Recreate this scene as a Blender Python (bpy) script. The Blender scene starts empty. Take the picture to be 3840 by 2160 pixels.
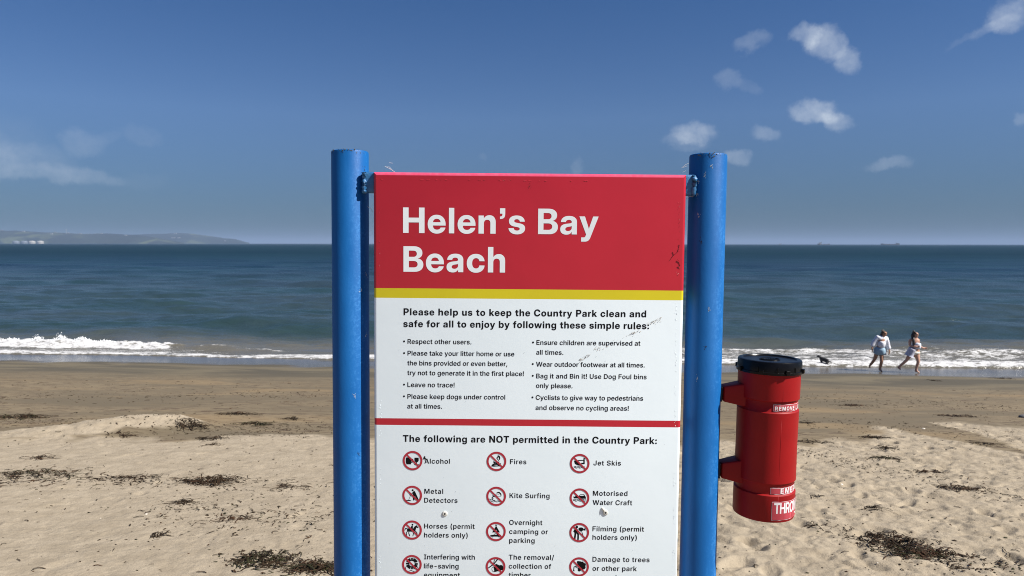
import bpy, bmesh, math, random
import numpy as np
from mathutils import Vector, Matrix, geometry

# ------------------------------------------------------------------ camera
SC = bpy.context.scene
COL = SC.collection
R = math.radians
FPX = 2664.0                      # focal length in photo pixels (3840 wide)
EYE = 5.1                         # eye height above the water (m)
PITCH = math.atan((1080 - 914) / FPX)
ROLL = R(0.075)
_f = Vector((0, math.cos(PITCH), -math.sin(PITCH)))
_u0 = Vector((0, math.sin(PITCH), math.cos(PITCH)))
_r0 = Vector((1, 0, 0))
_r = _r0 * math.cos(ROLL) + _u0 * math.sin(ROLL)
_u = _u0 * math.cos(ROLL) - _r0 * math.sin(ROLL)
CAM = Vector((0, 0, EYE))
cd = bpy.data.cameras.new('camera')
cam = bpy.data.objects.new('camera', cd)
COL.objects.link(cam)
cam.matrix_world = Matrix(((_r.x, _u.x, -_f.x, CAM.x), (_r.y, _u.y, -_f.y, CAM.y),
                           (_r.z, _u.z, -_f.z, CAM.z), (0, 0, 0, 1)))
cd.sensor_width = 36.0
cd.lens = FPX / 3840 * 36.0
cd.clip_start = 0.05
cd.clip_end = 80000.0
cd.dof.use_dof = True
cd.dof.focus_distance = 2.2
cd.dof.aperture_fstop = 7.0
SC.camera = cam

# ------------------------------------------------------------------ light and sky
SUN_EL, SUN_PHI = R(46), R(69)    # height; angle to the right of straight behind the viewer
SUN_DIR = Vector((math.sin(SUN_PHI) * math.cos(SUN_EL), -math.cos(SUN_PHI) * math.cos(SUN_EL), math.sin(SUN_EL)))
ld = bpy.data.lights.new('sun', 'SUN')
ld.energy = 5.0
ld.angle = R(0.53)
ld.color = (1.0, 0.95, 0.87)
lo = bpy.data.objects.new('sun', ld)
COL.objects.link(lo)
lo.rotation_euler = SUN_DIR.to_track_quat('Z', 'Y').to_euler()
lo.location = (30, -10, 60)
SC.view_settings.view_transform = 'Standard'
SC.view_settings.look = 'None'
SC.view_settings.gamma = 1.0
SC.view_settings.exposure = 0.86
SC.cycles.volume_bounces = 0
SC.cycles.max_bounces = 8
SC.cycles.use_denoising = True
SC.cycles.denoising_prefilter = 'NONE'
SC.cycles.use_adaptive_sampling = False
SC.cycles.filter_width = 1.0

def ray(px, py):
    d = _f + _r * ((px - 1920) / FPX) - _u * ((py - 1080) / FPX)
    return d.normalized()

world = bpy.data.worlds.new("World")
SC.world = world
world.use_nodes = True
WN = world.node_tree.nodes
WL = world.node_tree.links
for n in list(WN):
    WN.remove(n)

class NT:
    """small helper to write node graphs"""
    def __init__(s, tree):
        s.t = tree
    def n(s, typ, **kw):
        nd = s.t.nodes.new(typ)
        for k, v in kw.items():
            setattr(nd, k, v)
        return nd
    def l(s, a, b):
        s.t.links.new(a, b)
    def put(s, sock, v):
        if isinstance(v, bpy.types.NodeSocket):
            s.t.links.new(v, sock)
        elif v is not None:
            sock.default_value = v
    def math(s, op, a, b=None, c=None, clamp=False):
        nd = s.n('ShaderNodeMath', operation=op, use_clamp=clamp)
        for i, v in enumerate((a, b, c)):
            if v is not None:
                s.put(nd.inputs[i], v)
        return nd.outputs[0]
    def vmath(s, op, a, b=None, c=None, scale=None):
        nd = s.n('ShaderNodeVectorMath', operation=op)
        for i, v in enumerate((a, b, c)):
            if v is not None:
                s.put(nd.inputs[i], v)
        if scale is not None:
            s.put(nd.inputs['Scale'], scale)
        return nd.outputs['Value'] if op in ('DOT_PRODUCT', 'LENGTH', 'DISTANCE') else nd.outputs['Vector']
    def mix(s, fac, a, b, blend='MIX'):
        nd = s.n('ShaderNodeMix', data_type='RGBA', blend_type=blend)
        s.put(nd.inputs['Factor'], fac)
        s.put(nd.inputs['A'], a if not isinstance(a, tuple) else (*a, 1) if len(a) == 3 else a)
        s.put(nd.inputs['B'], b if not isinstance(b, tuple) else (*b, 1) if len(b) == 3 else b)
        return nd.outputs['Result']
    def noise(s, vec, scale, detail=4, rough=0.5, dist=0.0):
        nd = s.n('ShaderNodeTexNoise')
        if vec is not None:
            s.l(vec, nd.inputs['Vector'])
        nd.inputs['Scale'].default_value = scale
        nd.inputs['Detail'].default_value = detail
        nd.inputs['Roughness'].default_value = rough
        nd.inputs['Distortion'].default_value = dist
        return nd.outputs['Fac']
    def smooth(s, v, lo, hi, a=0.0, b=1.0):
        nd = s.n('ShaderNodeMapRange', interpolation_type='SMOOTHSTEP')
        for i, x in enumerate((v, lo, hi, a, b)):
            s.put(nd.inputs[i], x)
        return nd.outputs[0]
    def lin(s, v, lo, hi, a=0.0, b=1.0):
        nd = s.n('ShaderNodeMapRange', interpolation_type='LINEAR')
        for i, x in enumerate((v, lo, hi, a, b)):
            s.put(nd.inputs[i], x)
        return nd.outputs[0]
    def scalev(s, vec, sc):
        nd = s.n('ShaderNodeMapping')
        s.l(vec, nd.inputs['Vector'])
        nd.inputs['Scale'].default_value = sc
        return nd.outputs[0]

w = NT(world.node_tree)
sky = w.n('ShaderNodeTexSky', sky_type='NISHITA')
sky.sun_disc = False
sky.sun_elevation = SUN_EL
sky.sun_rotation = math.pi - SUN_PHI
sky.altitude = 0
sky.air_density = 1.0
sky.dust_density = 0.3
sky.ozone_density = 1.5
geo = w.n('ShaderNodeNewGeometry')
wdir = w.vmath('NORMALIZE', w.vmath('SCALE', geo.outputs['Incoming'], scale=-1.0))
skycol = w.n('ShaderNodeHueSaturation')
skycol.inputs['Saturation'].default_value = SKY_SAT = 0.92
skycol.inputs['Value'].default_value = 1.0
w.l(sky.outputs['Color'], skycol.inputs['Color'])
sepw = w.n('ShaderNodeSeparateXYZ')
w.l(wdir, sepw.inputs[0])
# a sky photographed with a polarised, contrasty look: the band near the horizon is held back
ramp = w.n('ShaderNodeValToRGB')
for i, (p_, c_) in enumerate(((0.0, (.070, .132, .234)), (.17, (.225, .322, .488)), (.32, (.160, .294, .490)), (.7, (.24, .34, .53)))):
    e_ = ramp.color_ramp.elements[i] if i < 2 else ramp.color_ramp.elements.new(p_)
    e_.position = p_; e_.color = (*c_, 1)
w.l(sepw.outputs['Z'], ramp.inputs[0])
skyc = w.mix(1.0, skycol.outputs['Color'], ramp.outputs['Color'], 'MULTIPLY')
# wispy fair-weather clouds, given by direction (photo px centre, half sizes, tilt in degrees, density)
CLOUDS = [
    (3030, 125, 60, 42, 15, 0.336), (3095, 160, 85, 60, 35, 0.400), (3180, 225, 62, 48, 40, 0.360),
    (2822, 160, 70, 38, -10, 0.176), (2730, 292, 62, 40, 10, 0.136), (2810, 325, 60, 28, 25, 0.064),
    (3055, 420, 95, 48, 10, 0.440), (3130, 455, 70, 40, 25, 0.336),
    (2605, 502, 92, 46, 5, 0.360), (2540, 520, 70, 26, 0, 0.176), (2590, 548, 80, 22, 0, 0.096),
    (2872, 500, 62, 32, 10, 0.208), (2760, 596, 62, 38, 0, 0.240), (3330, 620, 70, 28, -5, 0.176),
    (3775, 65, 62, 60, 20, 0.336), (3730, 100, 80, 26, -25, 0.130), (3620, 145, 60, 15, -20, 0.070),
    (3838, 438, 40, 26, 0, 0.17), (2172, 624, 30, 36, 0, 0.096), (1805, 585, 22, 16, 0, 0.056),
    (300, 535, 75, 55, -10, 0.120), (395, 520, 45, 28, 0, 0.050), (530, 512, 85, 38, 8, 0.055),
    (80, 600, 190, 70, 8, 0.110), (210, 650, 230, 34, 4, 0.110), (330, 662, 120, 24, 4, 0.060), (30, 520, 120, 90, 0, 0.040),
    (540, 680, 90, 40, 0, 0.025), (-250, 560, 260, 110, 0, 0.150), (4300, 300, 240, 90, 15, 0.320), (4200, 650, 160, 60, 0, 0.240),
]
nz = w.n('ShaderNodeTexNoise')
nz.inputs['Scale'].default_value = 30
nz.inputs['Detail'].default_value = 6
nz.inputs['Roughness'].default_value = 0.62
w.l(wdir, nz.inputs['Vector'])
warp = w.vmath('ADD', wdir, w.vmath('SCALE', w.vmath('SUBTRACT', nz.outputs['Color'], (0.5, 0.5, 0.5)), scale=0.034))
fine = w.noise(wdir, 75, 5, 0.62)
total = None
for (cx, cy, sx, sy, rot, den) in CLOUDS:
    c = ray(cx, cy)
    rt = Vector((c.y, -c.x, 0)).normalized()
    up = rt.cross(c).normalized()
    a = R(rot)
    e1 = rt * math.cos(a) - up * math.sin(a)
    e2 = up * math.cos(a) + rt * math.sin(a)
    k = 1.0 / FPX
    d = w.vmath('SUBTRACT', warp, tuple(c))
    p = w.math('MULTIPLY', w.vmath('DOT_PRODUCT', d, tuple(e1)), 1 / (sx * k * 0.94))
    q = w.math('MULTIPLY', w.vmath('DOT_PRODUCT', d, tuple(e2)), 1 / (sy * k * 0.94))
    rr = w.math('ADD', w.math('MULTIPLY', p, p), w.math('MULTIPLY', q, q))
    m = w.smooth(rr, 1.12, 0.06, 0.0, den)
    total = m if total is None else w.math('ADD', total, m)
total = w.math('MULTIPLY', total, w.lin(fine, 0.30, 0.70, 0.72, 1.28), clamp=True)
CLOUD_COL = (3.9, 4.4, 5.1)
skyc = w.mix(total, skyc, CLOUD_COL)
bg = w.n('ShaderNodeBackground')
bg.inputs['Strength'].default_value = 0.085
w.l(skyc, bg.inputs['Color'])
wo = w.n('ShaderNodeOutputWorld')
w.l(bg.outputs[0], wo.inputs['Surface'])

# ------------------------------------------------------------------ helpers
def tag(o, label=None, cat=None, group=None, kind=None):
    if label: o['label'] = label
    if cat: o['category'] = cat
    if group: o['group'] = group
    if kind: o['kind'] = kind
    return o

def empty(name, loc=(0, 0, 0), rot=(0, 0, 0), parent=None):
    o = bpy.data.objects.new(name, None)
    COL.objects.link(o)
    o.location = loc
    o.rotation_euler = rot
    o.empty_display_size = 0.1
    if parent: o.parent = parent
    return o

class MB:
    def __init__(s):
        s.v, s.f, s.mi = [], [], []
    def add(s, vs, fs, mi=0):
        b = len(s.v)
        s.v += [tuple(x) for x in vs]
        s.f += [tuple(b + i for i in f) for f in fs]
        s.mi += [mi] * len(fs)
    def box(s, a, b, mi=0):
        (x0, y0, z0), (x1, y1, z1) = a, b
        s.add([(x0, y0, z0), (x1, y0, z0), (x1, y1, z0), (x0, y1, z0), (x0, y0, z1), (x1, y0, z1), (x1, y1, z1), (x0, y1, z1)],
              [(0, 3, 2, 1), (4, 5, 6, 7), (0, 1, 5, 4), (1, 2, 6, 5), (2, 3, 7, 6), (3, 0, 4, 7)], mi)
    def lathe(s, prof, n=48, c=(0, 0), mi=0, cap0=True, cap1=True):
        vs, fs = [], []
        for r, z in prof:
            for i in range(n):
                a = 2 * math.pi * i / n
                vs.append((c[0] + r * math.cos(a), c[1] + r * math.sin(a), z))
        for j in range(len(prof) - 1):
            for i in range(n):
                k = (i + 1) % n
                fs.append((j * n + i, j * n + k, (j + 1) * n + k, (j + 1) * n + i))
        if cap0: fs.append(tuple(range(n - 1, -1, -1)))
        if cap1: fs.append(tuple((len(prof) - 1) * n + i for i in range(n)))
        s.add(vs, fs, mi)
    def tube(s, pts, rads, n=6, flat=1.0, mi=0, up=(0, 0, 1)):
        pts = [Vector(p) for p in pts]
        if not isinstance(rads, (list, tuple)): rads = [rads] * len(pts)
        vs, fs = [], []
        for i, p in enumerate(pts):
            t = (pts[min(i + 1, len(pts) - 1)] - pts[max(i - 1, 0)]).normalized()
            a = t.cross(Vector(up))
            if a.length < 1e-4: a = t.cross(Vector((1, 0, 0)))
            a.normalize(); b = a.cross(t)
            for k in range(n):
                an = 2 * math.pi * k / n
                vs.append(p + a * (math.cos(an) * rads[i]) + b * (math.sin(an) * rads[i] * flat))
        for i in range(len(pts) - 1):
            for k in range(n):
                q = (k + 1) % n
                fs.append((i * n + k, i * n + q, (i + 1) * n + q, (i + 1) * n + k))
        fs.append(tuple(range(n - 1, -1, -1)))
        fs.append(tuple((len(pts) - 1) * n + k for k in range(n)))
        s.add(vs, fs, mi)
    def build(s, name, mats, parent=None, smooth=False):
        me = bpy.data.meshes.new(name)
        me.from_pydata(s.v, [], s.f)
        if not isinstance(mats, (list, tuple)): mats = [mats]
        for m in mats: me.materials.append(m)
        for p, i in zip(me.polygons, s.mi):
            p.material_index = i
            p.use_smooth = smooth
        me.update()
        return link(name, me, parent)

def link(name, me, parent=None):
    o = bpy.data.objects.new(name, me)
    COL.objects.link(o)
    if parent: o.parent = parent
    return o

def sharp(o, deg=35):
    """smooth shading with the edges sharper than deg left crisp"""
    bm = bmesh.new(); bm.from_mesh(o.data)
    bmesh.ops.recalc_face_normals(bm, faces=bm.faces[:])
    for f in bm.faces: f.smooth = True
    for e in bm.edges:
        e.smooth = not (len(e.link_faces) == 2 and e.calc_face_angle(0) > R(deg))
    bm.to_mesh(o.data); bm.free()
    return o

def bevel(o, width, seg=2, ang=30):
    bm = bmesh.new(); bm.from_mesh(o.data)
    bmesh.ops.recalc_face_normals(bm, faces=bm.faces[:])
    es = [e for e in bm.edges if len(e.link_faces) == 2 and e.calc_face_angle(0) > R(ang)]
    bmesh.ops.bevel(bm, geom=es, offset=width, segments=seg, profile=0.5, affect='EDGES')
    bm.to_mesh(o.data); bm.free()
    return o

def mat(name, color, rough=0.5, spec=0.5, metal=0.0):
    m = bpy.data.materials.new(name)
    m.use_nodes = True
    p = m.node_tree.nodes['Principled BSDF']
    p.inputs['Base Color'].default_value = (*color, 1)
    p.inputs['Roughness'].default_value = rough
    p.inputs['Specular IOR Level'].default_value = spec
    p.inputs['Metallic'].default_value = metal
    return m

def mottled(name, c1, c2, scale=8.0, rough=0.5, spec=0.5, lo=0.35, hi=0.65, bump=0.0, bscale=None, detail=5, stretch=(1, 1, 1), bdist=0.002):
    """base colour wandering between two paints of the thing, with an optional bump"""
    m = mat(name, c1, rough, spec)
    t = NT(m.node_tree)
    p = m.node_tree.nodes['Principled BSDF']
    co = t.n('ShaderNodeTexCoord').outputs['Object']
    v = t.scalev(co, stretch)
    f = t.smooth(t.noise(v, scale, detail, 0.6), lo, hi)
    t.l(t.mix(f, c1, c2), p.inputs['Base Color'])
    if bump:
        b = t.n('ShaderNodeBump')
        b.inputs['Strength'].default_value = bump
        b.inputs['Distance'].default_value = bdist
        t.l(t.noise(v, bscale or scale * 4, 4, 0.6), b.inputs['Height'])
        t.l(b.outputs[0], p.inputs['Normal'])
    return m

# numpy value noise
def _hash(ix, iy, seed):
    h = (ix.astype(np.int64) * 374761393 + iy.astype(np.int64) * 668265263 + seed * 1442695041) & 0xffffffff
    h = ((h ^ (h >> 13)) * 1274126177) & 0xffffffff
    return ((h ^ (h >> 16)) & 0xffff) / 65535.0
def vnoise(x, y, seed=0):
    xi, yi = np.floor(x), np.floor(y)
    fx, fy = x - xi, y - yi
    fx = fx * fx * fx * (fx * (fx * 6 - 15) + 10)
    fy = fy * fy * fy * (fy * (fy * 6 - 15) + 10)
    a, b = _hash(xi, yi, seed), _hash(xi + 1, yi, seed)
    c, d = _hash(xi, yi + 1, seed), _hash(xi + 1, yi + 1, seed)
    return (a * (1 - fx) + b * fx) * (1 - fy) + (c * (1 - fx) + d * fx) * fy
def fbm(x, y, seed=0, octv=4, gain=0.5):
    s, a, t = 0, 1.0, 0
    for o in range(octv):
        s = s + a * (vnoise(x * 2 ** o + 17.3 * o, y * 2 ** o - 9.1 * o, seed + o) - 0.5)
        t += a; a *= gain
    return s / t
def sstep(x, a, b):
    t = np.clip((x - a) / (b - a), 0, 1)
    return t * t * (3 - 2 * t)

# ------------------------------------------------------------------ the shore: where water meets sand
def hit_z(px, py, z=0.0):
    d = ray(px, py)
    k = (z - EYE) / d.z
    return CAM + d * k
_wl = [hit_z(x, y) for x, y in ((0, 1327), (300, 1329), (489, 1331), (734, 1336), (832, 1341), (1247, 1347), (1900, 1356),
                                (2400, 1362), (2720, 1366), (3000, 1373), (3300, 1376), (3840, 1381))]
_wx = np.array([-400, -60] + [p.x for p in _wl] + [60, 400])
_wy = np.array([60, 36.5] + [p.y for p in _wl] + [27, 0])
def shore(x):
    x = np.asarray(x, float)
    return np.interp(x, _wx, _wy) + 0.22 * fbm(x * 0.5, x * 0 + 3.3, 5, 3)
MOUND = [(-5.25, 11.1, 0.34, 0.26, 0.07, 0.1), (-5.75, 10.9, 0.85, 0.50, 0.20, 0.25), (-6.7, 10.2, 1.0, 0.45, 0.10, 0.3)]
def ground0(x, y):
    """smooth beach profile"""
    x = np.asarray(x, float); y = np.asarray(y, float)
    q = shore(x) - y
    z = np.where(q > 0, (np.sqrt(q * q + 9) - 3) / 7.8, q / 20)
    for mx, my, sx, sy, h, a in MOUND:
        dx, dy = x - mx, y - my
        u, v = dx * math.cos(a) + dy * math.sin(a), -dx * math.sin(a) + dy * math.cos(a)
        z = z + h * np.exp(-(u / sx) ** 2 - (v / sy) ** 2)
    return z
def on_ground(px, py):
    d = ray(px, py)
    lo_, hi_ = 1.0, 200.0
    t = 1.0
    while t < 200:
        p = CAM + d * t
        if p.z < float(ground0(p.x, p.y)): break
        t += 0.05
    a, b = t - 0.05, t
    for _ in range(25):
        m = (a + b) / 2
        p = CAM + d * m
        if p.z < float(ground0(p.x, p.y)): b = m
        else: a = m
    return CAM + d * b
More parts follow.
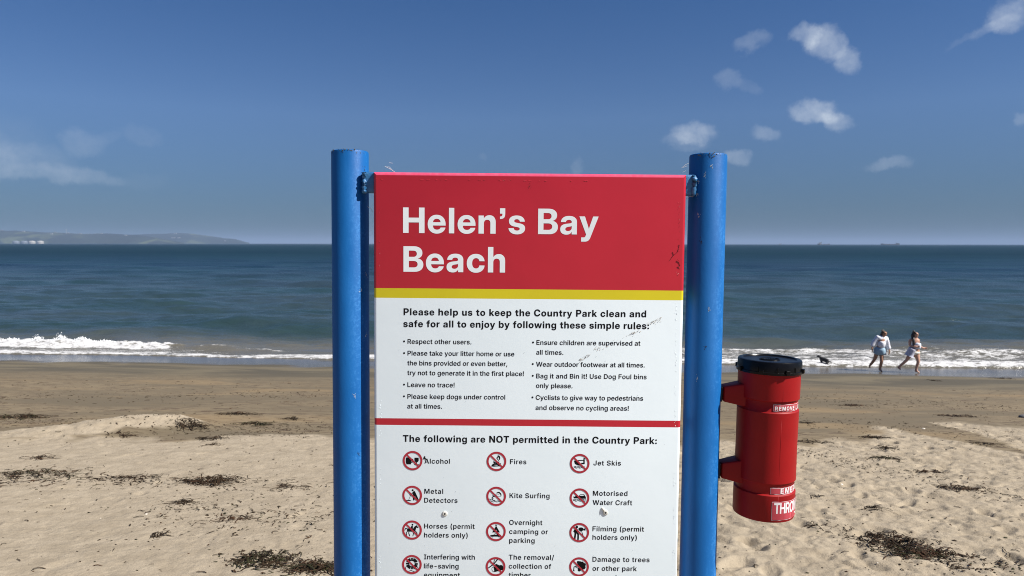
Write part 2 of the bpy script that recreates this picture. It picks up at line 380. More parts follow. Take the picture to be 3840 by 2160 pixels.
FONT_REG = r"""
 269|
!292|88,224 79,728 213,728 203,224|146,-8 113,-8q 68,35q 68,67 68,100q 113,144q 146,144 179,144q 224,100q 224,67 224,35q 179,-8q
(391|106,294 106,376q 137,551q 192,711q 228,770 345,770 311,696q 259,532q 231,368q 231,294 231,228q 256,95q 306,-52q 345,-139 228,-139 168,-37q 106,183q
)391|45,-139 85,-51q 135,97q 159,229q 159,294 159,368q 131,532q 80,696q 45,770 162,770 198,711q 254,551q 285,376q 285,294 285,182q 222,-38q 162,-139
,269|41,-173 82,109 209,109 128,-173
-646|486,351 486,247 159,247 159,351
.269|136,-8 104,-8q 59,36q 59,68 59,100q 104,145q 136,145 168,145q 212,100q 212,68 212,36q 168,-8q
/369|356,762 122,-109 12,-109 247,762
:269|136,-8 104,-8q 59,36q 59,68 59,100q 104,145q 136,145 168,145q 212,100q 212,68 212,36q 168,-8q|136,360 104,360q 59,405q 59,437 59,469q 104,513q 136,513 168,513q 212,469q 212,437 212,405q 168,360q
A714|18,0 275,728 436,728 696,0 555,0 426,382 407,441q 366,583q 340,677 370,677 344,583q 304,439q 286,382 157,0|168,179 168,283 547,283 547,179
B653|70,0 70,728 348,728 426,728q 531,679q 584,593q 584,538 584,495q 552,432q 495,392q 458,382 458,377 498,374q 569,331q 613,254q 613,200 613,142q 557,52q 446,0q 362,0|197,106 345,106 415,106q 483,162q 483,208 483,241q 450,293q 390,322q 348,322 197,322|197,418 336,418 371,418q 426,443q 457,490q 457,522 457,566q 396,622q 338,622 197,622
C732|381,-10 284,-10q 133,80q 46,247q 46,363 46,480q 133,648q 285,738q 381,738 442,738q 546,703q 628,637q 681,543q 690,484 560,484 554,517q 522,569q 475,605q 417,623q 383,623 321,623q 227,561q 174,445q 174,363 174,281q 227,165q 321,104q 383,104 417,104q 475,123q 522,159q 554,210q 561,244 690,244 682,189q 631,96q 550,28q 445,-10q
D714|315,0 131,0 131,111 308,111 386,111q 489,168q 541,282q 541,365 541,447q 489,560q 388,617q 312,617 128,617 128,728 320,728 428,728q 584,640q 668,477q 668,365 668,251q 584,88q 426,0q|198,728 198,0 70,0 70,728
E603|70,0 70,728 552,728 552,619 198,619 198,422 525,422 525,314 198,314 198,109 553,109 553,0
F583|70,0 70,728 542,728 542,619 198,619 198,405 511,405 511,298 198,298 198,0
H735|70,0 70,728 198,728 198,426 537,426 537,728 666,728 666,0 537,0 537,317 198,317 198,0
I433|38,0 38,108 153,108 153,620 38,620 38,728 396,728 396,620 281,620 281,108 396,108 396,0
J570|269,-10 163,-10q 36,107q 36,215 36,258 163,258 163,214 163,157q 220,97q 269,97 317,97q 374,157q 374,214 374,728 502,728 502,215 502,107q 375,-10q
K690|162,178 162,313 186,348q 233,412q 284,474q 313,509 506,728 665,728 357,381 347,383|70,0 70,728 198,728 198,509 196,335 198,273 198,0|520,0 286,344 365,442 670,0
L560|70,0 70,728 198,728 198,109 525,109 525,0
M908|70,0 70,728 259,728 401,345 408,325q 426,262q 446,190q 463,123q 469,98 441,98 447,122q 464,189q 483,261q 502,325q 509,345 648,728 838,728 838,0 711,0 711,371 711,395q 712,459q 714,533q 716,608q 716,642 728,642 717,604q 694,526q 672,452q 652,391q 645,371 508,0 400,0 261,371 254,391q 234,452q 212,524q 188,603q 176,642 190,642 191,609q 192,535q 194,461q 196,395q 196,371 196,0
N746|70,0 70,728 212,728 468,322 481,300q 515,240q 553,167q 571,126 556,116 553,153q 549,237q 547,313q 547,338 547,728 676,728 676,0 533,0 303,365 285,394q 246,461q 201,545q 171,602 190,608 193,554q 197,460q 199,387q 199,365 199,0
O762|381,-10 285,-10q 133,80q 46,248q 46,363 46,480q 133,648q 285,738q 381,738 477,738q 628,648q 716,480q 716,363 716,247q 628,80q 477,-10q|381,104 441,104q 534,164q 587,280q 587,363 587,447q 534,563q 441,623q 381,623 321,623q 228,563q 174,447q 174,363 174,280q 228,164q 321,104q
P638|70,0 70,728 343,728 425,728q 540,667q 600,560q 600,490 600,420q 539,313q 423,252q 340,252 152,252 152,359 328,359 376,359q 439,392q 470,451q 470,490 470,529q 439,587q 376,620q 327,620 198,620 198,0
R649|70,0 70,728 345,728 427,728q 542,670q 602,565q 602,495 602,426q 540,323q 424,267q 341,267 144,267 144,373 330,373 378,373q 441,402q 472,457q 472,495 472,534q 441,590q 378,620q 330,620 198,620 198,0|481,0 307,329 446,329 624,0
S646|327,-11 241,-11q 115,43q 45,147q 43,221 169,221 172,181q 212,126q 282,98q 326,98 370,98q 437,124q 475,172q 475,204 475,232q 444,270q 385,296q 342,307 261,327 164,351q 61,447q 61,523 61,588q 130,684q 250,738q 327,738 405,738q 523,684q 588,586q 590,522 467,522 462,573q 386,629q 325,629 284,629q 223,604q 190,559q 190,530 190,502q 224,463q 282,439q 318,430 388,413 433,402q 511,368q 570,319q 603,251q 603,206 603,141q 537,43q 413,-11q
T648|35,619 35,728 614,728 614,619 389,619 389,0 260,0 260,619
U726|363,-11 274,-11q 142,56q 69,175q 69,252 69,728 196,728 196,262 196,216q 237,144q 312,103q 363,103 414,103q 489,144q 529,216q 529,262 529,728 657,728 657,252 657,175q 584,56q 452,-11q
W1005|215,0 18,728 155,728 251,336 261,294q 278,205q 295,116q 302,72 281,72 289,116q 306,205q 324,294q 335,336 435,728 571,728 670,336 681,294q 699,205q 716,116q 725,72 702,72 710,116q 726,205q 744,294q 754,336 850,728 987,728 790,0 644,0 535,411 522,463q 499,585q 487,654 518,654 505,586q 484,466q 470,411 361,0
a562|218,-10 166,-10q 84,26q 36,98q 36,151 36,197q 70,256q 129,291q 203,310q 243,314 290,319q 349,327q 376,344q 376,362 376,365 376,391q 353,428q 311,448q 280,448 248,448q 202,428q 173,396q 168,376 51,392 63,442q 127,509q 222,544q 280,544 322,544q 400,524q 463,480q 499,410q 499,360 499,0 379,0 379,74 375,74 363,52q 322,13q 260,-10q|249,82 289,82q 346,113q 376,164q 376,194 376,257 370,252q 343,244q 308,237q 272,232q 257,230 229,226q 183,208q 156,177q 156,152 156,130q 180,98q 221,82q
b611|347,-10 304,-10q 243,18q 203,61q 191,84 185,84 185,0 63,0 63,728 187,728 187,451 191,451 203,473q 243,516q 304,544q 347,544 412,544q 513,478q 572,354q 572,267 572,181q 514,57q 413,-10q|315,92 357,92q 415,137q 445,216q 445,268 445,320q 415,398q 357,441q 315,441 274,441q 214,398q 183,320q 183,268 183,215q 215,136q 274,92q
c569|297,-11 219,-11q 103,58q 39,183q 39,266 39,349q 103,474q 219,544q 297,544 343,544q 422,519q 484,472q 524,406q 531,366 413,349 409,370q 389,404q 360,429q 321,443q 298,443 254,443q 195,397q 165,318q 165,266 165,215q 195,136q 254,90q 298,90 322,90q 360,104q 390,129q 409,165q 414,187 532,170 525,129q 485,62q 423,14q 343,-11q
d611|264,-10 199,-10q 97,57q 39,181q 39,267 39,354q 98,478q 200,544q 264,544 308,544q 368,516q 408,473q 420,451 424,451 424,728 548,728 548,0 426,0 426,84 420,84 409,61q 368,18q 307,-10q|296,92 337,92q 396,136q 428,215q 428,268 428,320q 397,398q 338,441q 296,441 254,441q 196,398q 166,320q 166,268 166,216q 196,137q 255,92q
e578|300,-11 219,-11q 102,58q 39,182q 39,265 39,348q 102,473q 216,544q 292,544 344,544q 434,510q 502,441q 541,339q 541,271 541,234 96,234 96,319 479,319 422,294 422,340q 392,409q 335,446q 293,446 252,446q 193,408q 162,342q 162,301 162,244 162,194q 196,123q 259,86q 302,86 331,86q 377,103q 410,136q 418,159 533,143 521,97q 457,28q 360,-11q
f374|345,536 345,438 9,438 9,536|107,0 107,597 107,647q 149,716q 224,750q 272,750 301,750q 349,743q 360,740 343,643 335,644q 309,648q 295,648 260,648q 231,615q 231,583 231,0
g612|298,-214 232,-214q 134,-179q 74,-117q 62,-76 172,-50 180,-68q 211,-100q 261,-119q 297,-119 356,-119q 426,-61q 426,-2 426,93 419,93 407,70q 367,29q 307,4q 264,4 200,4q 98,66q 39,185q 39,270 39,355q 98,478q 200,544q 264,544 308,544q 369,516q 410,473q 422,450 427,450 427,536 548,536 548,3 548,-72q 483,-168q 370,-214q|296,104 338,104q 397,144q 428,219q 428,271 428,322q 397,399q 338,442q 296,442 255,442q 196,399q 166,322q 166,271 166,220q 196,144q 255,104q
h598|187,311 187,0 63,0 63,728 186,728 186,402 169,402 192,473q 282,544q 348,544 404,544q 488,496q 534,405q 534,339 534,0 410,0 410,320 410,376q 354,437q 304,437 270,437q 217,409q 187,352q
i251|63,0 63,536 187,536 187,0|125,614 95,614q 52,654q 52,683 52,712q 95,752q 125,752 156,752q 199,712q 199,683 199,654q 156,614q
j251|63,536 187,536 187,-39 188,-94q 146,-167q 66,-204q 9,-204 -24,-204 -24,-103 -2,-103 33,-103q 63,-68q 63,-34|125,614 95,614q 52,654q 52,683 52,712q 95,752q 125,752 156,752q 199,712q 199,683 199,654q 156,614q
k557|177,170 177,318 194,318 394,536 541,536 299,272 275,272|63,0 63,728 187,728 187,0|405,0 225,245 308,332 554,0
l251|63,0 63,728 187,728 187,0
m888|63,0 63,536 181,536 184,411 175,411 188,457q 237,516q 302,545q 338,545 398,545q 475,473q 488,407 473,407 483,452q 536,513q 609,545q 652,545 701,545q 779,503q 825,420q 825,359 825,0 701,0 701,341 701,392q 645,440q 606,440 574,440q 529,413q 505,366q 505,335 505,0 384,0 384,347 384,389q 331,440q 290,440 262,440q 215,413q 187,363q 187,326 187,0
n598|187,311 187,0 63,0 63,536 182,536 183,402 169,402 192,473q 282,544q 348,544 404,544q 487,496q 534,405q 534,339 534,0 410,0 410,320 410,376q 354,437q 304,437 270,437q 217,409q 187,352q
o595|297,-11 219,-11q 103,58q 39,183q 39,266 39,349q 103,475q 219,544q 297,544 376,544q 492,475q 556,349q 556,266 556,183q 492,58q 376,-11q|297,90 341,90q 400,136q 430,216q 430,266 430,317q 400,397q 341,443q 297,443 254,443q 195,397q 165,317q 165,266 165,216q 195,136q 254,90q
p611|63,-204 63,536 185,536 185,452 191,452 203,474q 242,516q 304,544q 347,544 412,544q 513,478q 572,354q 572,267 572,181q 514,57q 413,-10q 347,-10 304,-10q 243,18q 203,61q 191,83 187,83 187,-204|315,92 357,92q 415,137q 445,216q 445,268 445,320q 415,398q 357,441q 315,441 274,441q 214,398q 183,320q 183,268 183,215q 215,136q 274,92q
q611|548,-204 424,-204 424,83 420,83 408,61q 368,18q 307,-10q 264,-10 199,-10q 97,57q 39,181q 39,267 39,354q 98,478q 200,544q 264,544 308,544q 369,516q 409,474q 420,452 426,452 426,536 548,536|296,92 337,92q 396,136q 428,215q 428,268 428,320q 397,398q 338,441q 296,441 254,441q 196,398q 166,320q 166,268 166,216q 196,137q 255,92q
r382|63,0 63,536 183,536 183,447 188,447 202,493q 271,543q 319,543 331,543q 355,541q 364,539 364,427 356,429q 322,432q 305,432 271,432q 218,403q 187,350q 187,313 187,0
s533|268,-11 205,-11q 108,26q 47,97q 39,148 157,163 166,123q 222,83q 268,83 315,83q 369,120q 369,148 369,172q 332,202q 296,210 205,230 129,246q 53,322q 53,381 53,430q 107,504q 204,544q 268,544 330,544q 421,507q 475,439q 483,393 371,379 364,409q 314,451q 270,451 229,451q 177,415q 177,387 177,363q 213,333q 252,324 344,305 422,288q 496,216q 496,159 496,108q 438,31q 335,-11q
t350|321,536 321,438 9,438 9,536|91,669 215,669 215,151 215,122q 239,96q 269,96 279,96q 308,99q 317,100 331,3 313,-1q 270,-5q 250,-5 172,-5q 91,68q 91,138
u598|249,-8 194,-8q 110,39q 63,131q 63,197 63,536 187,536 187,216 187,160q 244,98q 294,98 328,98q 380,127q 410,184q 410,225 410,536 534,536 534,0 415,0 414,134 429,134 405,63q 315,-8q
v570|216,0 16,536 148,536 247,247 263,198q 289,100q 302,50 271,50 284,100q 310,198q 326,247 423,536 554,536 353,0
w824|179,0 18,536 148,536 202,327 215,274q 244,151q 257,81 241,81 254,150q 284,273q 298,327 354,536 471,536 525,327 539,273q 568,151q 582,81 566,81 579,150q 607,273q 620,327 674,536 806,536 644,0 518,0 454,221 444,254q 426,328q 409,404q 400,440 424,440 415,404q 397,328q 379,254q 369,221 305,0
y571|63,-198 83,-100 112,-102 137,-107q 175,-99q 201,-69q 208,-41 220,0 16,536 148,536 247,247 263,198q 287,100q 301,50 267,50 281,100q 307,198q 324,247 424,536 555,536 322,-76 305,-118q 257,-177q 190,-207q 145,-207 121,-207q 78,-201q
’266|65,446 107,728 233,728 152,446
•489|245,131 202,131q 130,173q 88,244q 88,287 88,331q 130,402q 202,444q 245,444 288,444q 359,402q 401,331q 401,287 401,244q 359,173q 288,131q
"""
FONT_BOLD = r"""
 269|
:269|135,-9 100,-9q 49,42q 49,77 49,113q 100,163q 135,163 171,163q 221,113q 221,77 221,42q 171,-9q|135,327 100,327q 49,377q 49,413 49,448q 100,499q 135,499 171,499q 221,448q 221,413 221,377q 171,327q
B645|52,0 52,728 347,728 426,728q 536,680q 593,597q 593,541 593,500q 561,434q 502,391q 461,381 461,380 506,376q 578,332q 620,257q 620,205 620,145q 561,52q 448,0q 365,0|207,124 342,124 396,124q 457,172q 457,215 457,244q 430,286q 379,309q 344,309 207,309|207,427 334,427 365,427q 411,449q 435,489q 435,516 435,556q 381,604q 334,604 207,604
C727|376,-12 276,-12q 119,79q 29,247q 29,363 29,481q 119,649q 276,739q 376,739 441,739q 551,701q 636,630q 691,530q 699,468 539,468 532,499q 504,548q 463,582q 410,599q 378,599 318,599q 234,542q 189,436q 189,363 189,291q 234,186q 318,128q 378,128 410,128q 462,145q 504,179q 532,228q 539,258 699,258 691,197q 636,97q 551,26q 441,-12q
D703|313,0 123,0 123,134 305,134 376,134q 468,186q 514,289q 514,364 514,439q 468,541q 376,594q 305,594 120,594 120,728 315,728 425,728q 586,639q 674,476q 674,364 674,252q 586,89q 425,0q|211,728 211,0 52,0 52,728
E612|52,0 52,728 581,728 581,592 211,592 211,433 553,433 553,301 211,301 211,136 581,136 581,0
G736|377,-12 273,-12q 116,82q 29,251q 29,363 29,481q 119,649q 276,739q 374,739 438,739q 549,703q 635,634q 690,540q 697,483 535,483 529,509q 503,552q 463,583q 411,599q 379,599 320,599q 235,542q 189,437q 189,363 189,290q 235,185q 321,128q 381,128 431,128q 505,165q 546,230q 546,274 583,271 392,271 392,390 702,390 702,295 702,204q 619,66q 472,-12q
H719|52,0 52,728 211,728 211,439 509,439 509,728 668,728 668,0 509,0 509,303 211,303 211,0
I399|30,0 30,128 120,128 120,599 30,599 30,728 369,728 369,599 279,599 279,128 369,128 369,0
L560|52,0 52,728 211,728 211,136 538,136 538,0
M899|52,0 52,728 285,728 396,407 404,383q 424,313q 446,237q 465,168q 471,145 431,145 436,168q 455,237q 477,313q 497,383q 504,407 614,728 847,728 847,0 691,0 691,335 691,359q 693,429q 695,508q 697,590q 698,626 716,626 705,587q 681,504q 659,424q 639,358q 631,335 514,0 385,0 267,335 260,358q 239,424q 216,504q 191,587q 179,626 202,626 202,590q 204,508q 206,429q 208,359q 208,335 208,0
N727|52,0 52,728 218,728 442,370 453,353q 487,294q 524,227q 541,196 523,154 521,189q 518,277q 517,360q 517,383 517,728 676,728 676,0 509,0 305,325 291,346q 251,415q 201,503q 175,551 204,567 207,514q 210,419q 211,346q 211,325 211,0
O747|374,-12 276,-12q 119,79q 29,247q 29,363 29,480q 119,649q 276,739q 374,739 472,739q 628,649q 718,480q 718,363 718,247q 628,79q 472,-12q|374,128 428,128q 512,183q 558,289q 558,363 558,438q 512,544q 428,599q 374,599 319,599q 236,544q 189,438q 189,363 189,289q 236,183q 319,128q
P634|52,0 52,728 342,728 425,728q 546,669q 611,561q 611,486 611,412q 545,304q 424,245q 341,245 141,245 141,378 332,378 370,378q 426,404q 456,453q 456,486 456,520q 426,568q 370,595q 332,595 211,595 211,0
R653|52,0 52,728 346,728 429,728q 549,669q 615,561q 615,486 615,414q 546,307q 421,250q 337,250 148,250 148,377 336,377 374,377q 429,404q 459,453q 459,486 459,520q 429,569q 374,596q 335,596 211,596 211,0|462,0 298,329 464,329 632,0
T639|21,592 21,728 617,728 617,592 399,592 399,0 240,0 240,592
V713|257,0 4,728 177,728 290,385 311,315q 358,156q 384,64 338,64 364,156q 409,315q 429,385 538,728 709,728 462,0
W1003|199,0 4,728 174,728 255,379 265,333q 284,240q 301,148q 310,101 277,101 286,148q 304,240q 325,333q 336,379 421,728 582,728 667,379 679,333q 699,240q 718,148q 727,101 693,101 702,148q 719,240q 738,333q 748,379 829,728 1000,728 804,0 627,0 528,387 517,430q 495,537q 480,606 523,606 508,537q 487,430q 476,387 376,0
Y697|273,0 273,268 4,728 186,728 306,511 323,482q 353,424q 368,395 336,395 350,424q 380,482q 396,511 512,728 693,728 428,268 428,0
a558|207,-9 156,-9q 76,25q 30,94q 30,145 30,189q 62,247q 118,283q 191,302q 231,305 278,310q 334,319q 358,336q 358,352 358,355 358,373q 338,400q 303,415q 278,415 252,415q 214,399q 192,370q 190,351 47,351 51,405q 108,484q 210,527q 283,527 337,527q 421,502q 479,456q 508,391q 508,349 508,0 360,0 360,73 358,73 344,47q 303,10q 246,-9q|251,95 283,95q 332,119q 359,160q 359,187 359,237 353,234q 333,228q 307,223q 276,217q 260,215 236,211q 198,195q 175,170q 175,150 175,133q 194,108q 228,95q
b602|352,-11 318,-11q 260,9q 215,49q 200,79 200,79 200,0 49,0 49,728 202,728 202,445 202,445 219,473q 263,509q 320,527q 353,527 419,527q 519,459q 575,338q 575,258 575,178q 519,56q 420,-11q|311,112 345,112q 394,147q 421,212q 421,258 421,305q 394,370q 345,404q 311,404 277,404q 224,368q 195,303q 195,258 195,214q 224,148q 277,112q
c560|289,-12 211,-12q 93,56q 27,178q 27,257 27,337q 93,459q 211,527q 289,527 341,527q 428,497q 493,441q 532,365q 535,319 388,319 385,339q 370,370q 345,393q 312,405q 291,405 257,405q 207,369q 181,303q 181,257 181,212q 207,146q 257,110q 291,110 312,110q 345,123q 369,145q 384,178q 387,197 535,197 533,152q 495,76q 430,19q 341,-12q
d602|250,-11 183,-11q 83,56q 27,178q 27,258 27,338q 84,459q 184,527q 249,527 283,527q 339,509q 383,473q 400,445 400,445 400,728 553,728 553,0 402,0 402,79 402,79 387,49q 342,9q 284,-11q|291,112 326,112q 378,148q 407,214q 407,258 407,303q 378,368q 326,404q 291,404 258,404q 208,370q 181,305q 181,258 181,212q 208,147q 258,112q
e565|288,-12 210,-12q 92,57q 27,179q 27,257 27,336q 93,458q 208,527q 283,527 341,527q 435,489q 503,417q 540,320q 540,261 540,220 80,220 80,315 467,315 398,293 398,330q 371,384q 321,413q 287,413 252,413q 203,384q 176,330q 176,293 176,226 176,189q 203,132q 256,101q 293,101 320,101q 362,116q 390,144q 397,163 535,163 526,112q 456,33q 351,-12q
f380|360,516 360,397 9,397 9,516|102,0 102,579 102,629q 140,695q 217,728q 274,728 301,728q 351,728q 360,728 360,609 354,609q 322,609q 310,609 280,609q 255,583q 255,553 255,0
g602|297,-211 221,-211q 118,-168q 60,-93q 53,-43 199,-43 204,-61q 231,-87q 271,-100q 297,-100 347,-100q 402,-45q 402,10 402,89 401,89 387,59q 342,20q 284,1q 250,1 183,1q 83,68q 27,186q 27,262 27,340q 84,459q 184,527q 249,527 283,527q 339,508q 385,470q 401,442 402,442 402,516 553,516 553,23 553,-60q 489,-163q 374,-211q|291,122 326,122q 378,157q 407,221q 407,264 407,308q 378,372q 326,407q 291,407 258,407q 208,373q 181,310q 181,264 181,220q 208,156q 258,122q
h591|202,284 202,0 49,0 49,728 202,728 202,380 175,380 199,448q 290,527q 362,527 417,527q 498,479q 541,388q 541,323 541,0 389,0 389,294 389,344q 342,396q 298,396 269,396q 226,372q 202,323q
i251|49,0 49,516 202,516 202,0|125,575 88,575q 39,621q 39,655 39,689q 88,734q 125,734 163,734q 211,689q 211,655 211,620q 162,575q
j252|50,516 202,516 202,-39 202,-92q 162,-166q 83,-204q 24,-204 -36,-204 -36,-84 -3,-84 25,-84q 50,-55q 50,-23|126,575 89,575q 40,621q 40,655 40,689q 89,734q 126,734 163,734q 212,689q 212,655 212,620q 163,575q
k556|187,143 187,323 203,323 376,516 553,516 322,254 285,254|49,0 49,728 202,728 202,0|386,0 230,220 330,327 563,0
l266|57,0 57,728 209,728 209,0
m890|49,0 49,516 196,516 196,398 188,398 201,442q 251,499q 317,527q 353,527 412,527q 499,459q 508,398 493,398 503,439q 553,496q 625,527q 667,527 717,527q 796,483q 841,401q 841,342 841,0 688,0 688,312 688,356q 640,402q 605,402 578,402q 540,378q 518,336q 518,308 518,0 372,0 372,315 372,355q 326,402q 289,402 265,402q 225,379q 202,335q 202,303 202,0
n591|202,284 202,0 49,0 49,516 200,516 200,380 175,380 199,448q 290,527q 362,527 417,527q 498,479q 541,388q 541,323 541,0 389,0 389,294 389,344q 342,396q 298,396 269,396q 226,372q 202,323q
o585|292,-12 214,-12q 94,55q 27,176q 27,257 27,339q 94,460q 214,527q 292,527 372,527q 491,460q 558,339q 558,257 558,176q 491,55q 372,-12q|292,111 326,111q 376,146q 404,211q 404,257 404,304q 376,370q 326,405q 292,405 260,405q 209,370q 181,304q 181,257 181,211q 209,146q 260,111q
p602|49,-204 49,516 200,516 200,447 202,447 217,473q 262,509q 320,527q 353,527 419,527q 519,459q 575,338q 575,258 575,178q 519,56q 420,-11q 352,-11 318,-11q 261,9q 218,48q 203,77 202,77 202,-204|311,112 345,112q 394,147q 421,212q 421,258 421,305q 394,370q 345,404q 311,404 277,404q 224,368q 195,303q 195,258 195,214q 224,148q 277,112q
r380|49,0 49,516 197,516 197,427 198,427 212,474q 272,519q 324,519 337,519q 358,518q 367,517 367,389 359,390q 322,392q 304,392 274,392q 228,365q 202,312q 202,274 202,0
s526|268,-13 200,-13q 93,29q 30,108q 25,163 175,163 179,131q 226,95q 266,95 304,95q 347,123q 347,146 347,165q 314,188q 282,194 191,211 115,226q 37,302q 37,362 37,412q 91,486q 191,526q 260,526 328,526q 430,484q 487,405q 489,351 348,351 348,380q 301,420q 264,420 229,420q 188,390q 188,369 188,350q 220,326q 249,320 349,301 427,286q 502,217q 502,160 502,108q 443,30q 337,-13q
t377|356,516 356,397 9,397 9,516|98,656 250,656 250,164 250,139q 271,119q 299,119 312,119q 347,119q 356,119 356,0 343,0q 293,0q 268,0 180,0q 98,68q 98,140
u591|229,-11 174,-11q 93,37q 49,128q 49,192 49,516 202,516 202,222 202,172q 250,120q 293,120 321,120q 365,144q 389,193q 389,231 389,516 541,516 541,0 391,0 391,136 416,136 391,67q 301,-11q
w828|163,0 4,516 164,516 209,342 223,286q 249,166q 262,108 241,108 255,166q 284,286q 299,342 346,516 482,516 529,342 544,286q 572,166q 586,108 566,108 579,166q 604,286q 617,342 661,516 823,516 665,0 507,0 448,201 440,230q 424,291q 408,354q 400,384 428,384 420,354q 404,291q 388,230q 379,201 320,0
y560|63,-204 63,-84 131,-84 148,-84q 170,-74q 184,-51q 191,-31 203,2 4,516 164,516 247,267 262,221q 289,127q 302,80 259,80 272,127q 299,221q 314,267 398,516 556,516 330,-77 313,-121q 268,-178q 206,-204q 165,-204 140,-204q 88,-204q
’266|58,575 58,728 208,728 208,590 208,500q 150,425q 58,420 58,492 105,495q 128,530q 128,575
"""
# ------------------------------------------------------------------ sand
def pymesh(name, X, Y, Z):
    """grid mesh from 2D arrays"""
    nr, nc = X.shape
    co = np.stack([X, Y, Z], -1).reshape(-1, 3).astype(np.float32)
    i = np.arange(nr * nc).reshape(nr, nc)
    q = np.stack([i[:-1, :-1], i[:-1, 1:], i[1:, 1:], i[1:, :-1]], -1).reshape(-1, 4)
    me = bpy.data.meshes.new(name)
    me.vertices.add(len(co)); me.vertices.foreach_set('co', co.ravel())
    me.loops.add(q.size); me.loops.foreach_set('vertex_index', q.ravel().astype(np.int32))
    me.polygons.add(len(q))
    me.polygons.foreach_set('loop_start', np.arange(0, q.size, 4, dtype=np.int32))
    me.polygons.foreach_set('use_smooth', np.ones(len(q), bool))
    me.update(calc_edges=True)
    return me
def vattr(me, name, arr):
    a = me.attributes.new(name, 'FLOAT', 'POINT')
    a.data.foreach_set('value', np.ascontiguousarray(arr, np.float32).ravel())

_bd = [on_ground(x, y) for x, y in ((0, 1652), (200, 1640), (640, 1645), (900, 1628), (1250, 1632), (1900, 1645), (2720, 1668), (3000, 1668),
                                    (3180, 1640), (3300, 1598), (3500, 1588), (3650, 1622), (3840, 1700))]
_bx = np.array([-60] + [p.x for p in _bd] + [60]); _by = np.array([_bd[0].y] + [p.y for p in _bd] + [_bd[-1].y - 6])
_o = np.argsort(_bx); _bx, _by = _bx[_o], _by[_o]
def dry_mask(x, y):
    yb = np.interp(x, _bx, _by)
    d = yb - y + 1.5 * fbm(x * 0.9, y * 0.9, 21, 4) + 0.5 * fbm(x * 4, y * 4, 22, 3)
    m = sstep(d, -0.22, 0.28)
    for mx, my, sx, sy, h, a in MOUND:
        dx, dy = x - mx, y - my
        u, v = dx * math.cos(a) + dy * math.sin(a), -dx * math.sin(a) + dy * math.cos(a)
        e = np.exp(-(u / sx / 1.1) ** 2 - (v / sy / 1.1) ** 2)
        m = np.maximum(m, sstep(e + 0.25 * fbm(x * 3, y * 3, 23, 3), 0.30, 0.48))
    return m
rng = np.random.RandomState(7)
def relief(x, y, dry):
    """footprints, wind ripples and lumps"""
    right = sstep(x, -1.5, 2.5)
    z = 0.040 * fbm(x * 1.1, y * 1.1, 31, 3) * dry
    rough = 0.30 + 0.70 * right
    for mx, my, sx, sy, h, a in MOUND: rough = rough + 0.7 * np.exp(-((x - mx) / sx / 1.2) ** 2 - ((y - my) / sy / 1.2) ** 2)
    a = fbm(x * 3.6, y * 3.6, 33, 3)
    z = z + (0.030 * rough * a + 0.030 * rough * fbm(x * 8.5, y * 8.5, 34, 3) + 0.011 * (0.55 + 0.45 * right) * fbm(x * 21, y * 21, 37, 2)) * (0.05 + 0.95 * dry)
    # crisp little hollows
    h = np.abs(fbm(x * 5.2 + 1.2 * a, y * 5.2, 36, 2))
    z = z - 0.012 * rough * dry * np.exp(-(h / 0.06) ** 2)
    z = z + 0.012 * fbm(x * 0.25, y * 1.2, 35, 3) * (1 - dry)
    return z
_Y = [-14.0, -8, -4, -1.5, 0.5, 2.0]
while _Y[-1] < 46:
    yy = _Y[-1]
    _Y.append(yy + (0.020 if yy < 7 else 0.020 * (yy / 7) ** 1.35))
_Y = np.array(_Y)
_U = np.linspace(-1, 1, 760)
_U = 0.97 * _U
X = _U[None, :] * (np.abs(_Y[:, None]) + 1.2) * 0.92
Yg = np.repeat(_Y[:, None], X.shape[1], 1)
# outermost columns run far out so the sheet has no visible edge
X[:, 0] = -160; X[:, -1] = 160
D_ = dry_mask(X, Yg)
Q_ = shore(X) - Yg
FOOT = []
_pts = np.stack([rng.uniform(-9, 12, 1900), rng.uniform(2.6, 16, 1900)], 1)
Zg = ground0(X, Yg)
near = sstep(Q_, 0.0, 5.0)
Zg = Zg + relief(X, Yg, D_) * np.where(Q_ > 0, near, 0) * sstep(np.abs(X), 150, 100)
# trodden hollows with pushed-up rims
for fx, fy in _pts:
    if fx < 1.0 and rng.rand() < 0.75: continue
    if fx > -1.5 and fx < 1.6 and fy < 3.0: continue
    if abs(fx) > 0.9 * fy + 1: continue
    if float(dry_mask(np.array([fx]), np.array([fy]))[0]) < 0.6: continue
    ln, wd, an, dp = rng.uniform(.08, .15), rng.uniform(.04, .075), rng.uniform(-0.9, 0.9) + math.pi / 2, rng.uniform(.012, .032) * (0.5 if fx < 0 else 1.0)
    r0, r1 = np.searchsorted(_Y, fy - 0.5), np.searchsorted(_Y, fy + 0.5)
    sl = slice(r0, r1)
    dx, dy = X[sl] - fx, Yg[sl] - fy
    u, v = (dx * math.cos(an) + dy * math.sin(an)) / ln, (-dx * math.sin(an) + dy * math.cos(an)) / wd
    rr = np.sqrt(u * u + v * v)
    Zg[sl] += -dp * np.exp(-rr ** 3) + dp * 0.30 * np.exp(-((rr - 1.35) / 0.30) ** 2)
sm = pymesh('sand_beach', X, Yg, Zg)
vattr(sm, 'dry', D_)
vattr(sm, 'shore', Q_)
ms = mat('sand', (0.4, 0.33, 0.24), 0.95, 0.25)
t = NT(ms.node_tree)
P = ms.node_tree.nodes['Principled BSDF']
ad = t.n('ShaderNodeAttribute', attribute_name='dry').outputs['Fac']
aq = t.n('ShaderNodeAttribute', attribute_name='shore').outputs['Fac']
pos = t.n('ShaderNodeNewGeometry').outputs['Position']
n_big = t.noise(t.scalev(pos, (0.35, 1.0, 1.0)), 0.7, 4, 0.55)
n_mid = t.noise(pos, 5.0, 5, 0.6)
n_fine = t.noise(pos, 60.0, 4, 0.7)
